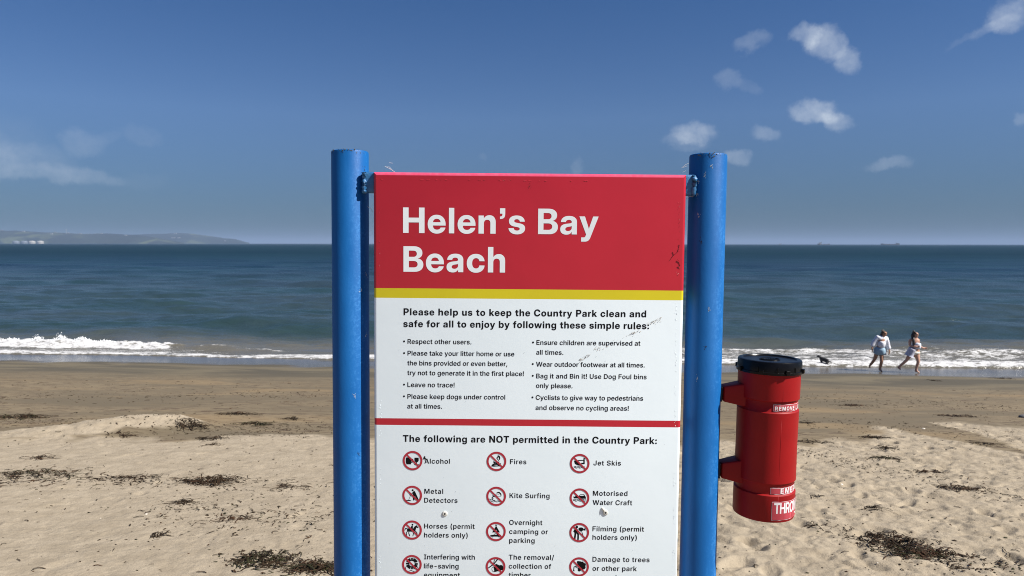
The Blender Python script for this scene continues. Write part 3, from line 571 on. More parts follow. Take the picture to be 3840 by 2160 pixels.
n_gr = t.noise(pos, 420.0, 2, 0.6)
dryc = t.mix(t.smooth(n_mid, 0.32, 0.68), (0.350, 0.294, 0.216), (0.275, 0.228, 0.164))
dryc = t.mix(t.smooth(n_gr, 0.45, 0.75), dryc, (0.19, 0.155, 0.115))
dryc = t.mix(t.math('MULTIPLY', t.smooth(n_fine, 0.60, 0.72), 0.55), dryc, (0.15, 0.118, 0.088))
# damp sand: grey-brown with rust-brown streaks of weed dust, along the shore
streak = t.noise(t.scalev(pos, (0.22, 0.62, 1.0)), 0.85, 5, 0.60, 0.8)
fleck = t.noise(t.scalev(pos, (0.6, 2.4, 1.0)), 4.5, 4, 0.7)
damp = t.mix(t.smooth(streak, 0.35, 0.65), (0.178, 0.139, 0.086), (0.116, 0.093, 0.060))
damp = t.mix(t.math('MULTIPLY', t.math('MULTIPLY', t.smooth(fleck, 0.50, 0.62), t.smooth(streak, 0.62, 0.42)), 0.95), damp, (0.060, 0.040, 0.026))
damp = t.mix(t.math('MULTIPLY', t.smooth(n_big, 0.52, 0.70), 0.55), damp, (0.225, 0.160, 0.086))
low = t.mix(t.smooth(streak, 0.40, 0.60), (0.128, 0.107, 0.070), (0.076, 0.066, 0.047))
damp = t.mix(t.smooth(aq, 11.0, 5.5), damp, low)
wetf = t.smooth(t.math('ADD', aq, t.math('MULTIPLY', t.math('SUBTRACT', streak, 0.5), 5.0)), 3.1, 2.3)
wet = t.mix(0.5, (0.085, 0.078, 0.070), (0.095, 0.086, 0.074))
col = t.mix(wetf, damp, wet)
col = t.mix(ad, col, dryc)
t.l(col, P.inputs['Base Color'])
rgh = t.lin(wetf, 0, 1, 0.75, 0.20)
rgh = t.math('ADD', rgh, t.math('MULTIPLY', ad, 0.2), clamp=True)
t.l(rgh, P.inputs['Roughness'])
t.l(t.lin(wetf, 0, 1, 0.2, 0.40), P.inputs['Specular IOR Level'])
b = t.n('ShaderNodeBump')
b.inputs['Distance'].default_value = 0.02
t.l(t.math('MULTIPLY', t.math('SUBTRACT', 1.0, wetf), t.lin(ad, 0, 1, 0.12, 0.95)), b.inputs['Strength'])
t.l(t.math('ADD', t.math('MULTIPLY', t.noise(pos, 16.0, 5, 0.65), 0.8), t.math('MULTIPLY', n_gr, 0.12)), b.inputs['Height'])
t.l(b.outputs[0], P.inputs['Normal'])
sm.materials.append(ms)
tag(link('sand_beach', sm), kind='structure')
def sand_z(x, y):
    """height of the finished sand"""
    i = min(max(int(np.searchsorted(_Y, y)), 1), len(_Y) - 1)
    u = x / ((abs(y) + 1.2) * 0.92)
    j = min(max(int(np.searchsorted(_U, u)), 1), len(_U) - 1)
    return float(Zg[i, j])

# ------------------------------------------------------------------ sea
_S = [-0.55]
while _S[-1] < 60000:
    s_ = _S[-1]
    _S.append(s_ + (0.05 if s_ < 13 else 0.05 * (s_ / 13) ** 1.55))
_S = np.array(_S)
_UW = np.linspace(-0.98, 0.98, 820)
y0c = 31.0
Xw = _UW[None, :] * (y0c + _S[:, None])
Xw[:, 0] *= 3; Xw[:, -1] *= 3
Sw = np.repeat(_S[:, None], Xw.shape[1], 1)
Yw = shore(np.clip(Xw, -390, 390)) + Sw
rw = np.random.RandomState(11)
Zw = np.zeros_like(Xw)
dS = np.gradient(_S)[:, None]
for i in range(46):
    lam = 0.7 * 1.085 ** i * rw.uniform(.9, 1.1)
    th = rw.normal(0, 0.35 if lam > 3 else 0.6) + 0.12
    k = 2 * math.pi / lam
    amp = 0.0068 * lam ** 0.80
    ph = k * (Xw * math.sin(th) + Yw * math.cos(th)) + rw.uniform(0, 6.28)
    ph = ph + 1.3 * fbm(Xw / (lam * 5), Yw / (lam * 5), 50 + i, 2) * 4
    fade = sstep(lam / np.maximum(dS, 1e-3), 3.0, 8.0)
    wv = np.sin(ph)
    Zw += amp * fade * (wv + 0.25 * np.cos(2 * ph))
Zw *= sstep(Sw, 0.2, 7.0) * 0.9 + 0.1
# longer low swells close to the beach
for yc, am, wd, x0, x1, tilt in ((8.2, .10, .9, 3, 40, -.03), (13.5, .16, 1.3, -4, 60, -.05), (19, .16, 1.7, -40, 60, .02), (27, .16, 2.2, -60, 20, .03), (36, .18, 2.8, -60, 70, -.03), (12.2, .10, 1.0, -40, -8, .02)):
    c = yc + tilt * Xw + 2.2 * fbm(Xw * 0.12, Xw * 0 + yc, 71, 2)
    e = sstep(Xw, x0 - 4, x0 + 6) * sstep(Xw, x1 + 6, x1 - 4)
    dd = Sw - c
    Zw += am * e * np.where(dd < 0, np.exp(-(dd / (wd * .55)) ** 2), np.exp(-(dd / (wd * 1.3)) ** 2))
foam = np.zeros_like(Xw)
silt = sstep(Sw, 13, 1.5) * 0.9
lace = fbm(Xw * 1.6, Yw * 4.2, 80, 4)
lump = fbm(Xw * 3.4, Yw * 6.0, 81, 4)
# wash on the right: broad lacy white water
R_ = sstep(Xw, 3.0, 8.5)
wid = 5.0 + 2.2 * fbm(Xw * 0.25, Xw * 0, 82, 3)
ew = sstep(Sw, -0.08, 0.05) * sstep(Sw, wid + 1.6, wid - 2.2)
rim = np.exp(-((Sw - 0.55) / 0.75) ** 2)
crest = np.exp(-((Sw - wid * 0.72) / 0.55) ** 2)
foam = np.maximum(foam, R_ * ew * np.clip(0.46 + 0.40 * rim + 0.22 * crest + 0.65 * lace, 0, 1.1))
Zw += R_ * ew * (0.10 * rim + 0.13 * crest + 0.09 * (lump + .3) * (0.4 + rim + crest))
# thin line of foam on the left shore, with lace just behind it
L_ = 1 - sstep(Xw, 4.0, 8.0)
wl = 0.75 + 0.9 * fbm(Xw * 0.45, Xw * 0 + 7, 83, 3) + 0.75 * sstep(Xw, -13, -8)
el = sstep(Sw, -0.06, 0.04) * sstep(Sw, wl + 0.5, wl - 0.4)
foam = np.maximum(foam, L_ * el * np.clip(0.72 + 0.7 * lace, 0, 1.1))
foam = np.maximum(foam, L_ * sstep(Sw, 2.4, 1.2) * sstep(Sw, 0.2, 0.8) * sstep(Xw, -11, -15) * np.clip(0.42 + 0.8 * lace, 0, 1))
Zw += L_ * el * (0.055 + 0.06 * lump)
# the breaker on the left
sb = 2.75 - 0.035 * (Xw + 20) + 0.5 * fbm(Xw * 0.3, Xw * 0 + 2, 84, 2)
fall = sstep(Xw, -14.2, -20.5)
hb = (0.19 + 0.09 * fbm(Xw * 0.55, Xw * 0, 85, 3)) * fall + 0.17 * sstep(Xw, -9.0, -14.0) * (1 - fall) * (1 + fbm(Xw * 0.7, Xw * 0, 86, 2))
dd = Sw - sb
shape = np.where(dd < 0, np.exp(-(dd / 0.55) ** 2), np.exp(-(dd / 1.5) ** 2))
white = sstep(Xw, -15.3, -17.5) * sstep(dd, -1.25, -0.85) * sstep(dd, 0.40, 0.12)
Zw += hb * shape + white * shape ** 0.4 * (0.12 * np.maximum(lump + 0.12, 0) * 2.2 + 0.16 * np.maximum(fbm(Xw * 1.3, Yw * 2, 87, 3), 0))
foam = np.maximum(foam, white * np.clip(0.85 + 0.8 * lace, 0, 1.2))
foam = np.maximum(foam, sstep(Xw, -9.5, -11) * sstep(Xw, -16.5, -14) * np.exp(-((dd + 0.2) / 0.28) ** 2) * np.clip(0.35 + 1.3 * lace, 0, 1))
silt = np.maximum(silt, 0.95 * sstep(Xw, -6, -13) * np.exp(-(np.minimum(dd, 0) / 1.2) ** 2) * sstep(dd, 0.4, -0.1))
# odd whitecap flecks just outside
wsea = pymesh('sea', Xw, Yw, Zw)
vattr(wsea, 'foam', foam); vattr(wsea, 'silt', silt); vattr(wsea, 'out', np.clip(Sw, 0, 60000))
mw = mat('sea_water', (0.02, 0.07, 0.09), 0.12, 0.5)
t = NT(mw.node_tree)
P = mw.node_tree.nodes['Principled BSDF']
P.inputs['IOR'].default_value = 1.33
af = t.n('ShaderNodeAttribute', attribute_name='foam').outputs['Fac']
as_ = t.n('ShaderNodeAttribute', attribute_name='silt').outputs['Fac']
ao = t.n('ShaderNodeAttribute', attribute_name='out').outputs['Fac']
pos = t.n('ShaderNodeNewGeometry').outputs['Position']
n1 = t.noise(t.scalev(pos, (0.25, 1, 1)), 0.09, 5, 0.6)
deep = t.mix(t.smooth(n1, 0.38, 0.62), (0.0040, 0.017, 0.031), (0.0060, 0.026, 0.036))
mid = t.mix(t.smooth(n1, 0.38, 0.62), (0.028, 0.046, 0.055), (0.019, 0.040, 0.044))
wc = t.mix(t.smooth(ao, 18.0, 130.0), mid, deep)
wc = t.mix(t.smooth(as_, 0.1, 1.0), wc, (0.105, 0.098, 0.080))
fn = t.noise(t.scalev(pos, (0.8, 2.4, 1.5)), 3.6, 7, 0.72, 0.8)
foamc = t.mix(t.smooth(t.noise(t.scalev(pos, (1, 2.4, 1.5)), 9.0, 5, .7), .35, .65), (0.38, 0.38, 0.385), (0.60, 0.60, 0.605))
ff = t.smooth(t.math('ADD', af, t.math('MULTIPLY', t.math('SUBTRACT', fn, 0.5), 2.4)), 0.44, 0.78)
ff = t.math('MULTIPLY', ff, t.smooth(af, 0.02, 0.15))
t.l(t.mix(ff, wc, foamc), P.inputs['Base Color'])
t.l(t.math('ADD', t.lin(ff, 0, 1, 0.0, 0.6), t.lin(ao, 20, 350, 0.17, 0.50)), P.inputs['Roughness'])
t.l(t.math('MULTIPLY', t.lin(ff, 0, 1, 1.0, 0.4), t.lin(ao, 15, 250, 0.22, 0.05)), P.inputs['Specular IOR Level'])
b1 = t.n('ShaderNodeBump'); b1.inputs['Distance'].default_value = 0.30
rip = t.math('ADD', t.math('MULTIPLY', t.noise(t.scalev(pos, (0.40, 1, 1)), 1.7, 5, 0.68), 0.55), t.noise(t.scalev(pos, (0.3, 1, 1)), 0.22, 5, 0.6))
t.l(t.math('ADD', rip, t.math('MULTIPLY', t.noise(t.scalev(pos, (0.5, 1, 1)), 6.0, 3, 0.6), 0.05)), b1.inputs['Height'])
t.l(t.lin(ff, 0, 1, 0.75, 0.25), b1.inputs['Strength'])
t.l(b1.outputs[0], P.inputs['Normal'])
wsea.materials.append(mw)
tag(link('sea', wsea), kind='structure')
def sea_z(x, y):
    s_ = y - float(shore(x))
    i = min(max(int(np.searchsorted(_S, s_)), 0), len(_S) - 1)
    j = min(max(int(np.searchsorted(_UW, x / (y0c + s_))), 0), len(_UW) - 1)
    return float(Zw[i, j])
# drops thrown up off the breaking wave
spray_m = mat('spray_white', (0.85, 0.87, 0.88), 0.8, 0.2)
mb = MB()
rs = random.Random(5)
for bx, n_, hh in ((-22.6, 260, .13), (-23.9, 200, .10), (-25.2, 120, .06), (-21.4, 120, .06), (-20.2, 90, .05), (-26.3, 100, .05)):
    for _ in range(n_):
        x = bx + rs.gauss(0, .22)
        y = float(shore(x)) + 2.75 - 0.035 * (x + 20) + rs.gauss(.1, .12)
        z = sea_z(x, y) + abs(rs.gauss(0, hh)) * math.exp(-((x - bx) / .3) ** 2)
        r = rs.uniform(.006, .030)
        mb.add([(x + r, y, z), (x - r, y, z), (x, y + r, z), (x, y - r, z), (x, y, z + r * 1.2), (x, y, z - r)],
               [(0, 2, 4), (2, 1, 4), (1, 3, 4), (3, 0, 4), (2, 0, 5), (1, 2, 5), (3, 1, 5), (0, 3, 5)])
tag(mb.build('sea_spray', spray_m), 'white drops flung up off the breaking wave', kind='stuff')
# ------------------------------------------------------------------ lettering (glyph outlines of a plain grotesque, 1000 units per em)
def load_font(txt):
    F = {}
    for ln in txt.strip('\n').split('\n'):
        parts = ln.split('|')
        ch, adv = parts[0][0], int(parts[0][1:])
        cs = []
        for c in parts[1:]:
            if not c: continue
            pts = []
            for tok in c.split(' '):
                on = not tok.endswith('q')
                x, y = tok.rstrip('q').split(',')
                pts.append((int(x), int(y), on))
            cs.append(pts)
        F[ch] = (adv, cs)
    return F
def flatten(c, n):
    # quadratic outline with implied on-curve points -> polyline
    pts = []
    m = len(c)
    for i in range(m):
        a, b_ = c[i], c[(i + 1) % m]
        pts.append(a)
        if not a[2] and not b_[2]:
            pts.append(((a[0] + b_[0]) / 2, (a[1] + b_[1]) / 2, True))
    k = next(i for i, p in enumerate(pts) if p[2])
    pts = pts[k:] + pts[:k]
    out = []
    i = 0
    while i < len(pts):
        p = pts[i]
        out.append((p[0], p[1]))
        q = pts[(i + 1) % len(pts)]
        if not q[2]:
            r_ = pts[(i + 2) % len(pts)]
            for j in range(1, n):
                u = j / n
                out.append(((1 - u) ** 2 * p[0] + 2 * u * (1 - u) * q[0] + u * u * r_[0], (1 - u) ** 2 * p[1] + 2 * u * (1 - u) * q[1] + u * u * r_[1]))
            i += 2
        else:
            i += 1
    res = []
    for p in out:
        if not res or (abs(p[0] - res[-1][0]) + abs(p[1] - res[-1][1])) > .5: res.append(p)
    if len(res) > 1 and abs(res[0][0] - res[-1][0]) + abs(res[0][1] - res[-1][1]) < .5: res.pop()
    return res
REG, BOLD = load_font(FONT_REG), load_font(FONT_BOLD)
def text_width(F, s):
    w_ = sum(F[c][0] for c in s)
    def ext(c):
        xs = [p[0] for k in F[c][1] for p in k]
        return min(xs), max(xs)
    return w_ - ext(s[0])[0] - (F[s[-1]][0] - ext(s[-1])[1]), ext(s[0])[0]
_TRI = {}
def glyph_tris(F, ch, n):
    """triangles of one glyph, filled by the non-zero winding rule (outlines may overlap)"""
    key = (id(F), ch, n)
    if key in _TRI: return _TRI[key]
    loops = [flatten(c, n) for c in F[ch][1]]
    co, ed = [], []
    for lp in loops:
        b_ = len(co)
        co += [Vector(p) for p in lp]
        ed += [(b_ + i, b_ + (i + 1) % len(lp)) for i in range(len(lp))]
    vs, fs = [], []
    if co:
        r_ = geometry.delaunay_2d_cdt(co, ed, [], 0, 1e-4)
        vs = [(v.x, v.y) for v in r_[0]]
        for f in r_[2]:
            cx = sum(vs[i][0] for i in f) / len(f); cy = sum(vs[i][1] for i in f) / len(f)
            wn = 0
            for lp in loops:
                for (ax, ay), (bx, by) in zip(lp, lp[1:] + lp[:1]):
                    if (ay <= cy) != (by <= cy):
                        if ax + (cy - ay) / (by - ay) * (bx - ax) > cx: wn += 1 if by > ay else -1
            if wn: fs.append(tuple(f))
    _TRI[key] = (vs, fs)
    return _TRI[key]
def text_tris(F, s, cap, width=None, n=3, squeeze=1.0):
    """triangles (x, z) of a line of text; cap height and total width in metres, first stem at x = 0"""
    k = cap / 728.0
    w_, x = text_width(F, s)
    kx = k * squeeze
    track = 0.0
    if width: track = (width - w_ * kx) / max(len(s) - 1, 1)
    X_ = -x * kx
    vs, fs = [], []
    for ch in s:
        gv, gf = glyph_tris(F, ch, n)
        b_ = len(vs)
        vs += [(X_ + u * kx, v * k) for u, v in gv]
        fs += [tuple(b_ + i for i in f) for f in gf]
        X_ += F[ch][0] * kx + track
    return vs, fs

# ------------------------------------------------------------------ the information sign
DIST = 2.18
TILT = R(0.43)
root_z = float(ground0(0.13, DIST + .06))
ROOT = Vector((0.13, DIST, root_z))
def loc(px, py, back=0.0):
    """point of the sign's front plane (moved back by `back`) under a photo pixel, in the sign's own axes"""
    d = ray(px, py)
    p = CAM + d * ((DIST + back) / d.y) - ROOT
    c, s_ = math.cos(TILT), math.sin(TILT)
    return Vector((p.x * c - p.z * s_, p.y, p.x * s_ + p.z * c))

def paint(name, c1, c2, chip, rough=.42, fade=None):
    """weathered paint: tone wander, salt-bleached haze, small chips and fine grain"""
    m = mat(name, c1, rough, .25)
    t = NT(m.node_tree); P = m.node_tree.nodes['Principled BSDF']
    co = t.n('ShaderNodeTexCoord').outputs['Object']
    n1 = t.noise(t.scalev(co, (1, 1, .35)), 9, 6, .65)
    n2 = t.noise(co, 120, 4, .75)
    n3 = t.noise(t.scalev(co, (1, 1, .6)), 26, 5, .72)
    c = t.mix(t.smooth(n1, .35, .68), c1, c2)
    sep = t.n('ShaderNodeSeparateXYZ'); t.l(co, sep.inputs[0])
    if fade:
        # bleaching that gathers towards the weather side (local +x), as fine speckle
        wx = t.smooth(sep.outputs[0], fade[0], fade[1])
        sp = t.smooth(t.math('ADD', n2, t.math('MULTIPLY', t.math('SUBTRACT', n1, .5), .8)), .48, .72)
        c = t.mix(t.math('MULTIPLY', t.math('MULTIPLY', wx, sp), .55), c, fade[2])
    c = t.mix(t.smooth(n3, .725, .76), c, chip)
    t.l(c, P.inputs['Base Color'])
    t.l(t.lin(n1, .3, .7, rough - .1, rough + .14), P.inputs['Roughness'])
    b = t.n('ShaderNodeBump'); b.inputs['Strength'].default_value = .35; b.inputs['Distance'].default_value = .0012
    t.l(t.math('ADD', n2, t.math('MULTIPLY', n3, 1.5)), b.inputs['Height'])
    t.l(b.outputs[0], P.inputs['Normal'])
    return m
M_BLUE = paint('blue_paint', (.003, .086, .285), (.004, .104, .33), (.10, .12, .15), .50, (-.01, .055, (.05, .22, .52)))
M_BLUE_LUG = mottled('blue_brush_paint', (.010, .09, .24), (.04, .15, .31), 40, .45, bump=.6)
M_RUST = mottled('rust_and_lichen', (.09, .085, .06), (.03, .04, .05), 120, .9)
M_WHITE = mottled('white_sheet', (.76, .845, .89), (.73, .82, .865), 3.0, .36, .5, .3, .7, bump=.10, bscale=14, bdist=.004)
M_RED = mottled('red_vinyl', (.445, .0122, .028), (.41, .0108, .025), 3.5, .34, .5, .3, .7, bump=.10, bscale=14, bdist=.004)
M_PINK = mottled('painted_highlight_red', (.66, .060, .13), (.62, .09, .16), 60, .3)  # paler red that paints the sun's highlight into the top bend
M_YELLOW = mottled('yellow_vinyl', (.60, .51, .010), (.57, .48, .010), 5, .36, bump=.08, bscale=14)
M_BLACK = mat('black_print', (.004, .004, .005), .6, .12)
M_OFFWHITE = mottled('heading_white', (.73, .775, .80), (.70, .75, .775), 12, .36)
M_RING = mottled('red_print', (.36, .015, .034), (.33, .0135, .03), 20, .4)

sign = empty('information_sign', ROOT, (0, TILT, 0))
tag(sign, 'large red and white beach rules sign between two blue steel posts', 'sign')
PR = 0.0575
PBACK = PR + .004
def post(px, py, zs=0):
    p = loc(px, py, PBACK)
    gx = p.x
    top = p.z
    mb = MB()
    base = -0.6
    mb.lathe([(PR, base), (PR, top - .006), (PR - .0018, top - .0018), (PR - .006, top)], 64)
    o = mb.build('post', M_BLUE, sign)
    o.location = (gx, PBACK, 0)
    sharp(o, 40)
    # rust and lichen where the end cap is welded on
    rs_ = random.Random(int(px))
    b_ = MB()
    for _ in range(34):
        a = rs_.gauss(-1.75, .55); z = top - abs(rs_.gauss(0, .008)); r_ = rs_.uniform(.0006, .0022)
        c = Vector((math.cos(a) * (PR + .0002), math.sin(a) * (PR + .0002), z))
        tt = Vector((-math.sin(a), math.cos(a), 0))
        nn = Vector((math.cos(a), math.sin(a), 0))
        k = [c + tt * (r_ * math.cos(q) * rs_.uniform(.6, 1.4)) + Vector((0, 0, r_ * math.sin(q) * rs_.uniform(.6, 1.4))) for q in (0, 1.1, 2.2, 3.3, 4.4, 5.4)]
        b_.add(k + [c + nn * r_ * .5], [(i, (i + 1) % 6, 6) for i in range(6)])
    rr = b_.build('rust_patch', M_RUST, o)
    return o, gx, top
pl = post(1312.5, 567); plx, pltop = pl[1], pl[2]
pr = post(2656, 580); prx, prtop = pr[1], pr[2]

# folded sheet-metal tray: front skin with rounded top and side bends
pl0 = loc(1401, 1080); pr0 = loc(2565, 1090); ptop = (loc(1500, 645).z + loc(2450, 654).z) / 2
X0, X1, ZT = pl0.x, pr0.x, ptop
ZB = ZT - 1.42
DEEP = 0.045
def tray():
    bm = bmesh.new()
    vs = [bm.verts.new(v) for v in ((X0, 0, ZB), (X1, 0, ZB), (X1, 0, ZT), (X0, 0, ZT), (X0, DEEP, ZB), (X1, DEEP, ZB), (X1, DEEP, ZT), (X0, DEEP, ZT))]
    for f in ((0, 1, 2, 3), (1, 5, 6, 2), (3, 2, 6, 7), (4, 0, 3, 7), (4, 5, 1, 0), (5, 4, 7, 6)):
        bm.faces.new([vs[i] for i in f])
    es = [e for e in bm.edges if all(abs(v.co.y) < 1e-6 for v in e.verts)]
    bmesh.ops.bevel(bm, geom=es, offset=.0095, segments=5, profile=.5, affect='EDGES')
    return bm
_tray = tray()
def band(name, m, z0, z1, back=True):
    bm = _tray.copy()
    for z, no in ((z0, (0, 0, -1)), (z1, (0, 0, 1))):
        if z is not None:
            bmesh.ops.bisect_plane(bm, geom=bm.verts[:] + bm.edges[:] + bm.faces[:], plane_co=(0, 0, z), plane_no=no, clear_outer=True)
    for f in bm.faces: f.smooth = True
    for e in bm.edges: e.smooth = not (len(e.link_faces) == 2 and e.calc_face_angle(0) > R(50))
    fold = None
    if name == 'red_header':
        # the vinyl over the top bend, its sunlit highlight painted on in pink, is a strip of its own
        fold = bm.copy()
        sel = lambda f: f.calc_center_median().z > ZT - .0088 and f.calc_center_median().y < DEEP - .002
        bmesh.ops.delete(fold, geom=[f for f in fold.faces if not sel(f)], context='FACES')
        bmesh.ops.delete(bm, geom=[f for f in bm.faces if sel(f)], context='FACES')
    me = bpy.data.meshes.new(name); bm.to_mesh(me); bm.free()
    me.materials.append(m)
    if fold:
        mf = bpy.data.meshes.new('painted_highlight_fold'); fold.to_mesh(mf); fold.free()
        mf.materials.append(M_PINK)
        link('painted_highlight_fold', mf, sign)
    return link(name, me, sign)
za, zb_ = loc(1980, 1085).z, loc(1980, 1121.5).z
zc_, zd = loc(1980, 1573).z, loc(1980, 1598).z
band('red_header', M_RED, za, None)
band('yellow_stripe', M_YELLOW, zb_, za)
band('white_panel', M_WHITE, zc_, zb_)
band('red_stripe', M_RED, zd, zc_)
band('white_panel', M_WHITE, None, zd)

def flat(name, m, vs, fs, at, y, parent=sign, thick=0.0):
    mb = MB()
    mb.add([(at.x + x, y, at.z + z) for x, z in vs], fs)
    o = mb.build(name, m, parent)
    return o
def line_mesh(F, s, x, y, xr, cap, n=3):
    a = loc(x, y); b_ = loc(xr, y)
    c = (loc(x, y - cap).z - a.z)
    vs, fs = text_tris(F, s, c, b_.x - a.x, n)
    return [(a.x + u, a.z + v) for u, v in vs], fs
def paragraph(name, m, F, lines, cap, y=-.0004, n=3, parent=sign, bullet=None):
    mb = MB()
    for s, x, by, xr in lines:
        vs, fs = line_mesh(F, s, x, by, xr, cap, n)
        mb.add([(u, y, v) for u, v in vs], fs)
    if bullet:
        c = loc(*bullet); r_ = .0030
        mb.add([(c.x + r_ * math.cos(k * math.pi / 8), y, c.z + r_ * math.sin(k * math.pi / 8)) for k in range(16)], [tuple(range(16))])
    return mb.build(name, m, parent)
for ln_ in (('Helen’s Bay', 1511.5, 873.4, 2244), ('Beach', 1513, 1018.8, 1894)):
    paragraph('heading', M_OFFWHITE, BOLD, [ln_], 95.6, n=6)
paragraph('intro_text', M_BLACK, BOLD, [('Please help us to keep the Country Park clean and', 1513.7, 1181.5, 2423.3),
                                        ('safe for all to enjoy by following these simple rules:', 1512.5, 1226, 2434)], 25.6)
for lines, bl in (
    ([('Respect other users.', 1528.6, 1289, 1768)], (1515.5, 1280)),
    ([('Please take your litter home or use', 1528.6, 1332.7, 1929), ('the bins provided or even better,', 1527.6, 1369.7, 1902.5), ('try not to generate it in the first place!', 1527.6, 1406.3, 1964.6)], (1515.5, 1324)),
    ([('Leave no trace!', 1528, 1451, 1705)], (1515.3, 1442)),
    ([('Please keep dogs under control', 1528, 1495, 1894.7), ('at all times.', 1527.5, 1531.5, 1657.7)], (1515, 1486)),
    ([('Ensure children are supervised at', 2011.8, 1292.7, 2401.6), ('all times.', 2011, 1329.6, 2112.7)], (1999, 1284)),
    ([('Wear outdoor footwear at all times.', 2010.5, 1374.3, 2418)], (1998, 1365)),
    ([('Bag it and Bin it! Use Dog Foul bins', 2011, 1418.4, 2425), ('only please.', 2010, 1454.5, 2147)], (1998, 1409)),
    ([('Cyclists to give way to pedestrians', 2009, 1499, 2412), ('and observe no cycling areas!', 2008.5, 1537, 2358)], (1997, 1490))):
    paragraph('rule_text', M_BLACK, REG, lines, 17.7, bullet=bl)
paragraph('subheading', M_BLACK, BOLD, [('The following are NOT permitted in the Country Park:', 1511, 1656.5, 2463.3)], 25.3)

# prohibition roundels: artwork drawn in the roundel's own square, (centre, radius) per drawing
def circ(cx, cy, r_, n=20):
    return [(cx + r_ * math.cos(2 * math.pi * i / n), cy + r_ * math.sin(2 * math.pi * i / n)) for i in range(n)]
def ell(cx, cy, a, b_, n=20, rot=0):
    return [(cx + a * math.cos(t_) * math.cos(rot) - b_ * math.sin(t_) * math.sin(rot), cy + a * math.cos(t_) * math.sin(rot) + b_ * math.sin(t_) * math.cos(rot)) for t_ in (2 * math.pi * i / n for i in range(n))]
def pline(pts, w_):
    """stroke of a polyline as a list of quads with round joints"""
    out = []
    for (ax, ay), (bx, by) in zip(pts, pts[1:]):
        L = math.hypot(bx - ax, by - ay) or 1
        nx, ny = -(by - ay) / L * w_ / 2, (bx - ax) / L * w_ / 2
        out.append([(ax + nx, ay + ny), (bx + nx, by + ny), (bx - nx, by - ny), (ax - nx, ay - ny)])
    for p in pts: out.append(circ(p[0], p[1], w_ / 2, 10))
    return out
def wave(x0, x1, y, w_, per=60, amp=7):
    n = 24
    return pline([(x0 + (x1 - x0) * i / n, y - amp * math.sin((x1 - x0) * i / n / per * 2 * math.pi)) for i in range(n + 1)], w_)
def arcq(cx, cy, r0, r1, a0, a1, n=8):
    o_ = [(cx + r1 * math.cos(R(a0 + (a1 - a0) * i / n)), cy + r1 * math.sin(R(a0 + (a1 - a0) * i / n))) for i in range(n + 1)]
    i_ = [(cx + r0 * math.cos(R(a0 + (a1 - a0) * i / n)), cy + r0 * math.sin(R(a0 + (a1 - a0) * i / n))) for i in range(n, -1, -1)]
    return o_ + i_
def rect(x0, y0, x1, y1): return [(x0, y0), (x1, y0), (x1, y1), (x0, y1)]
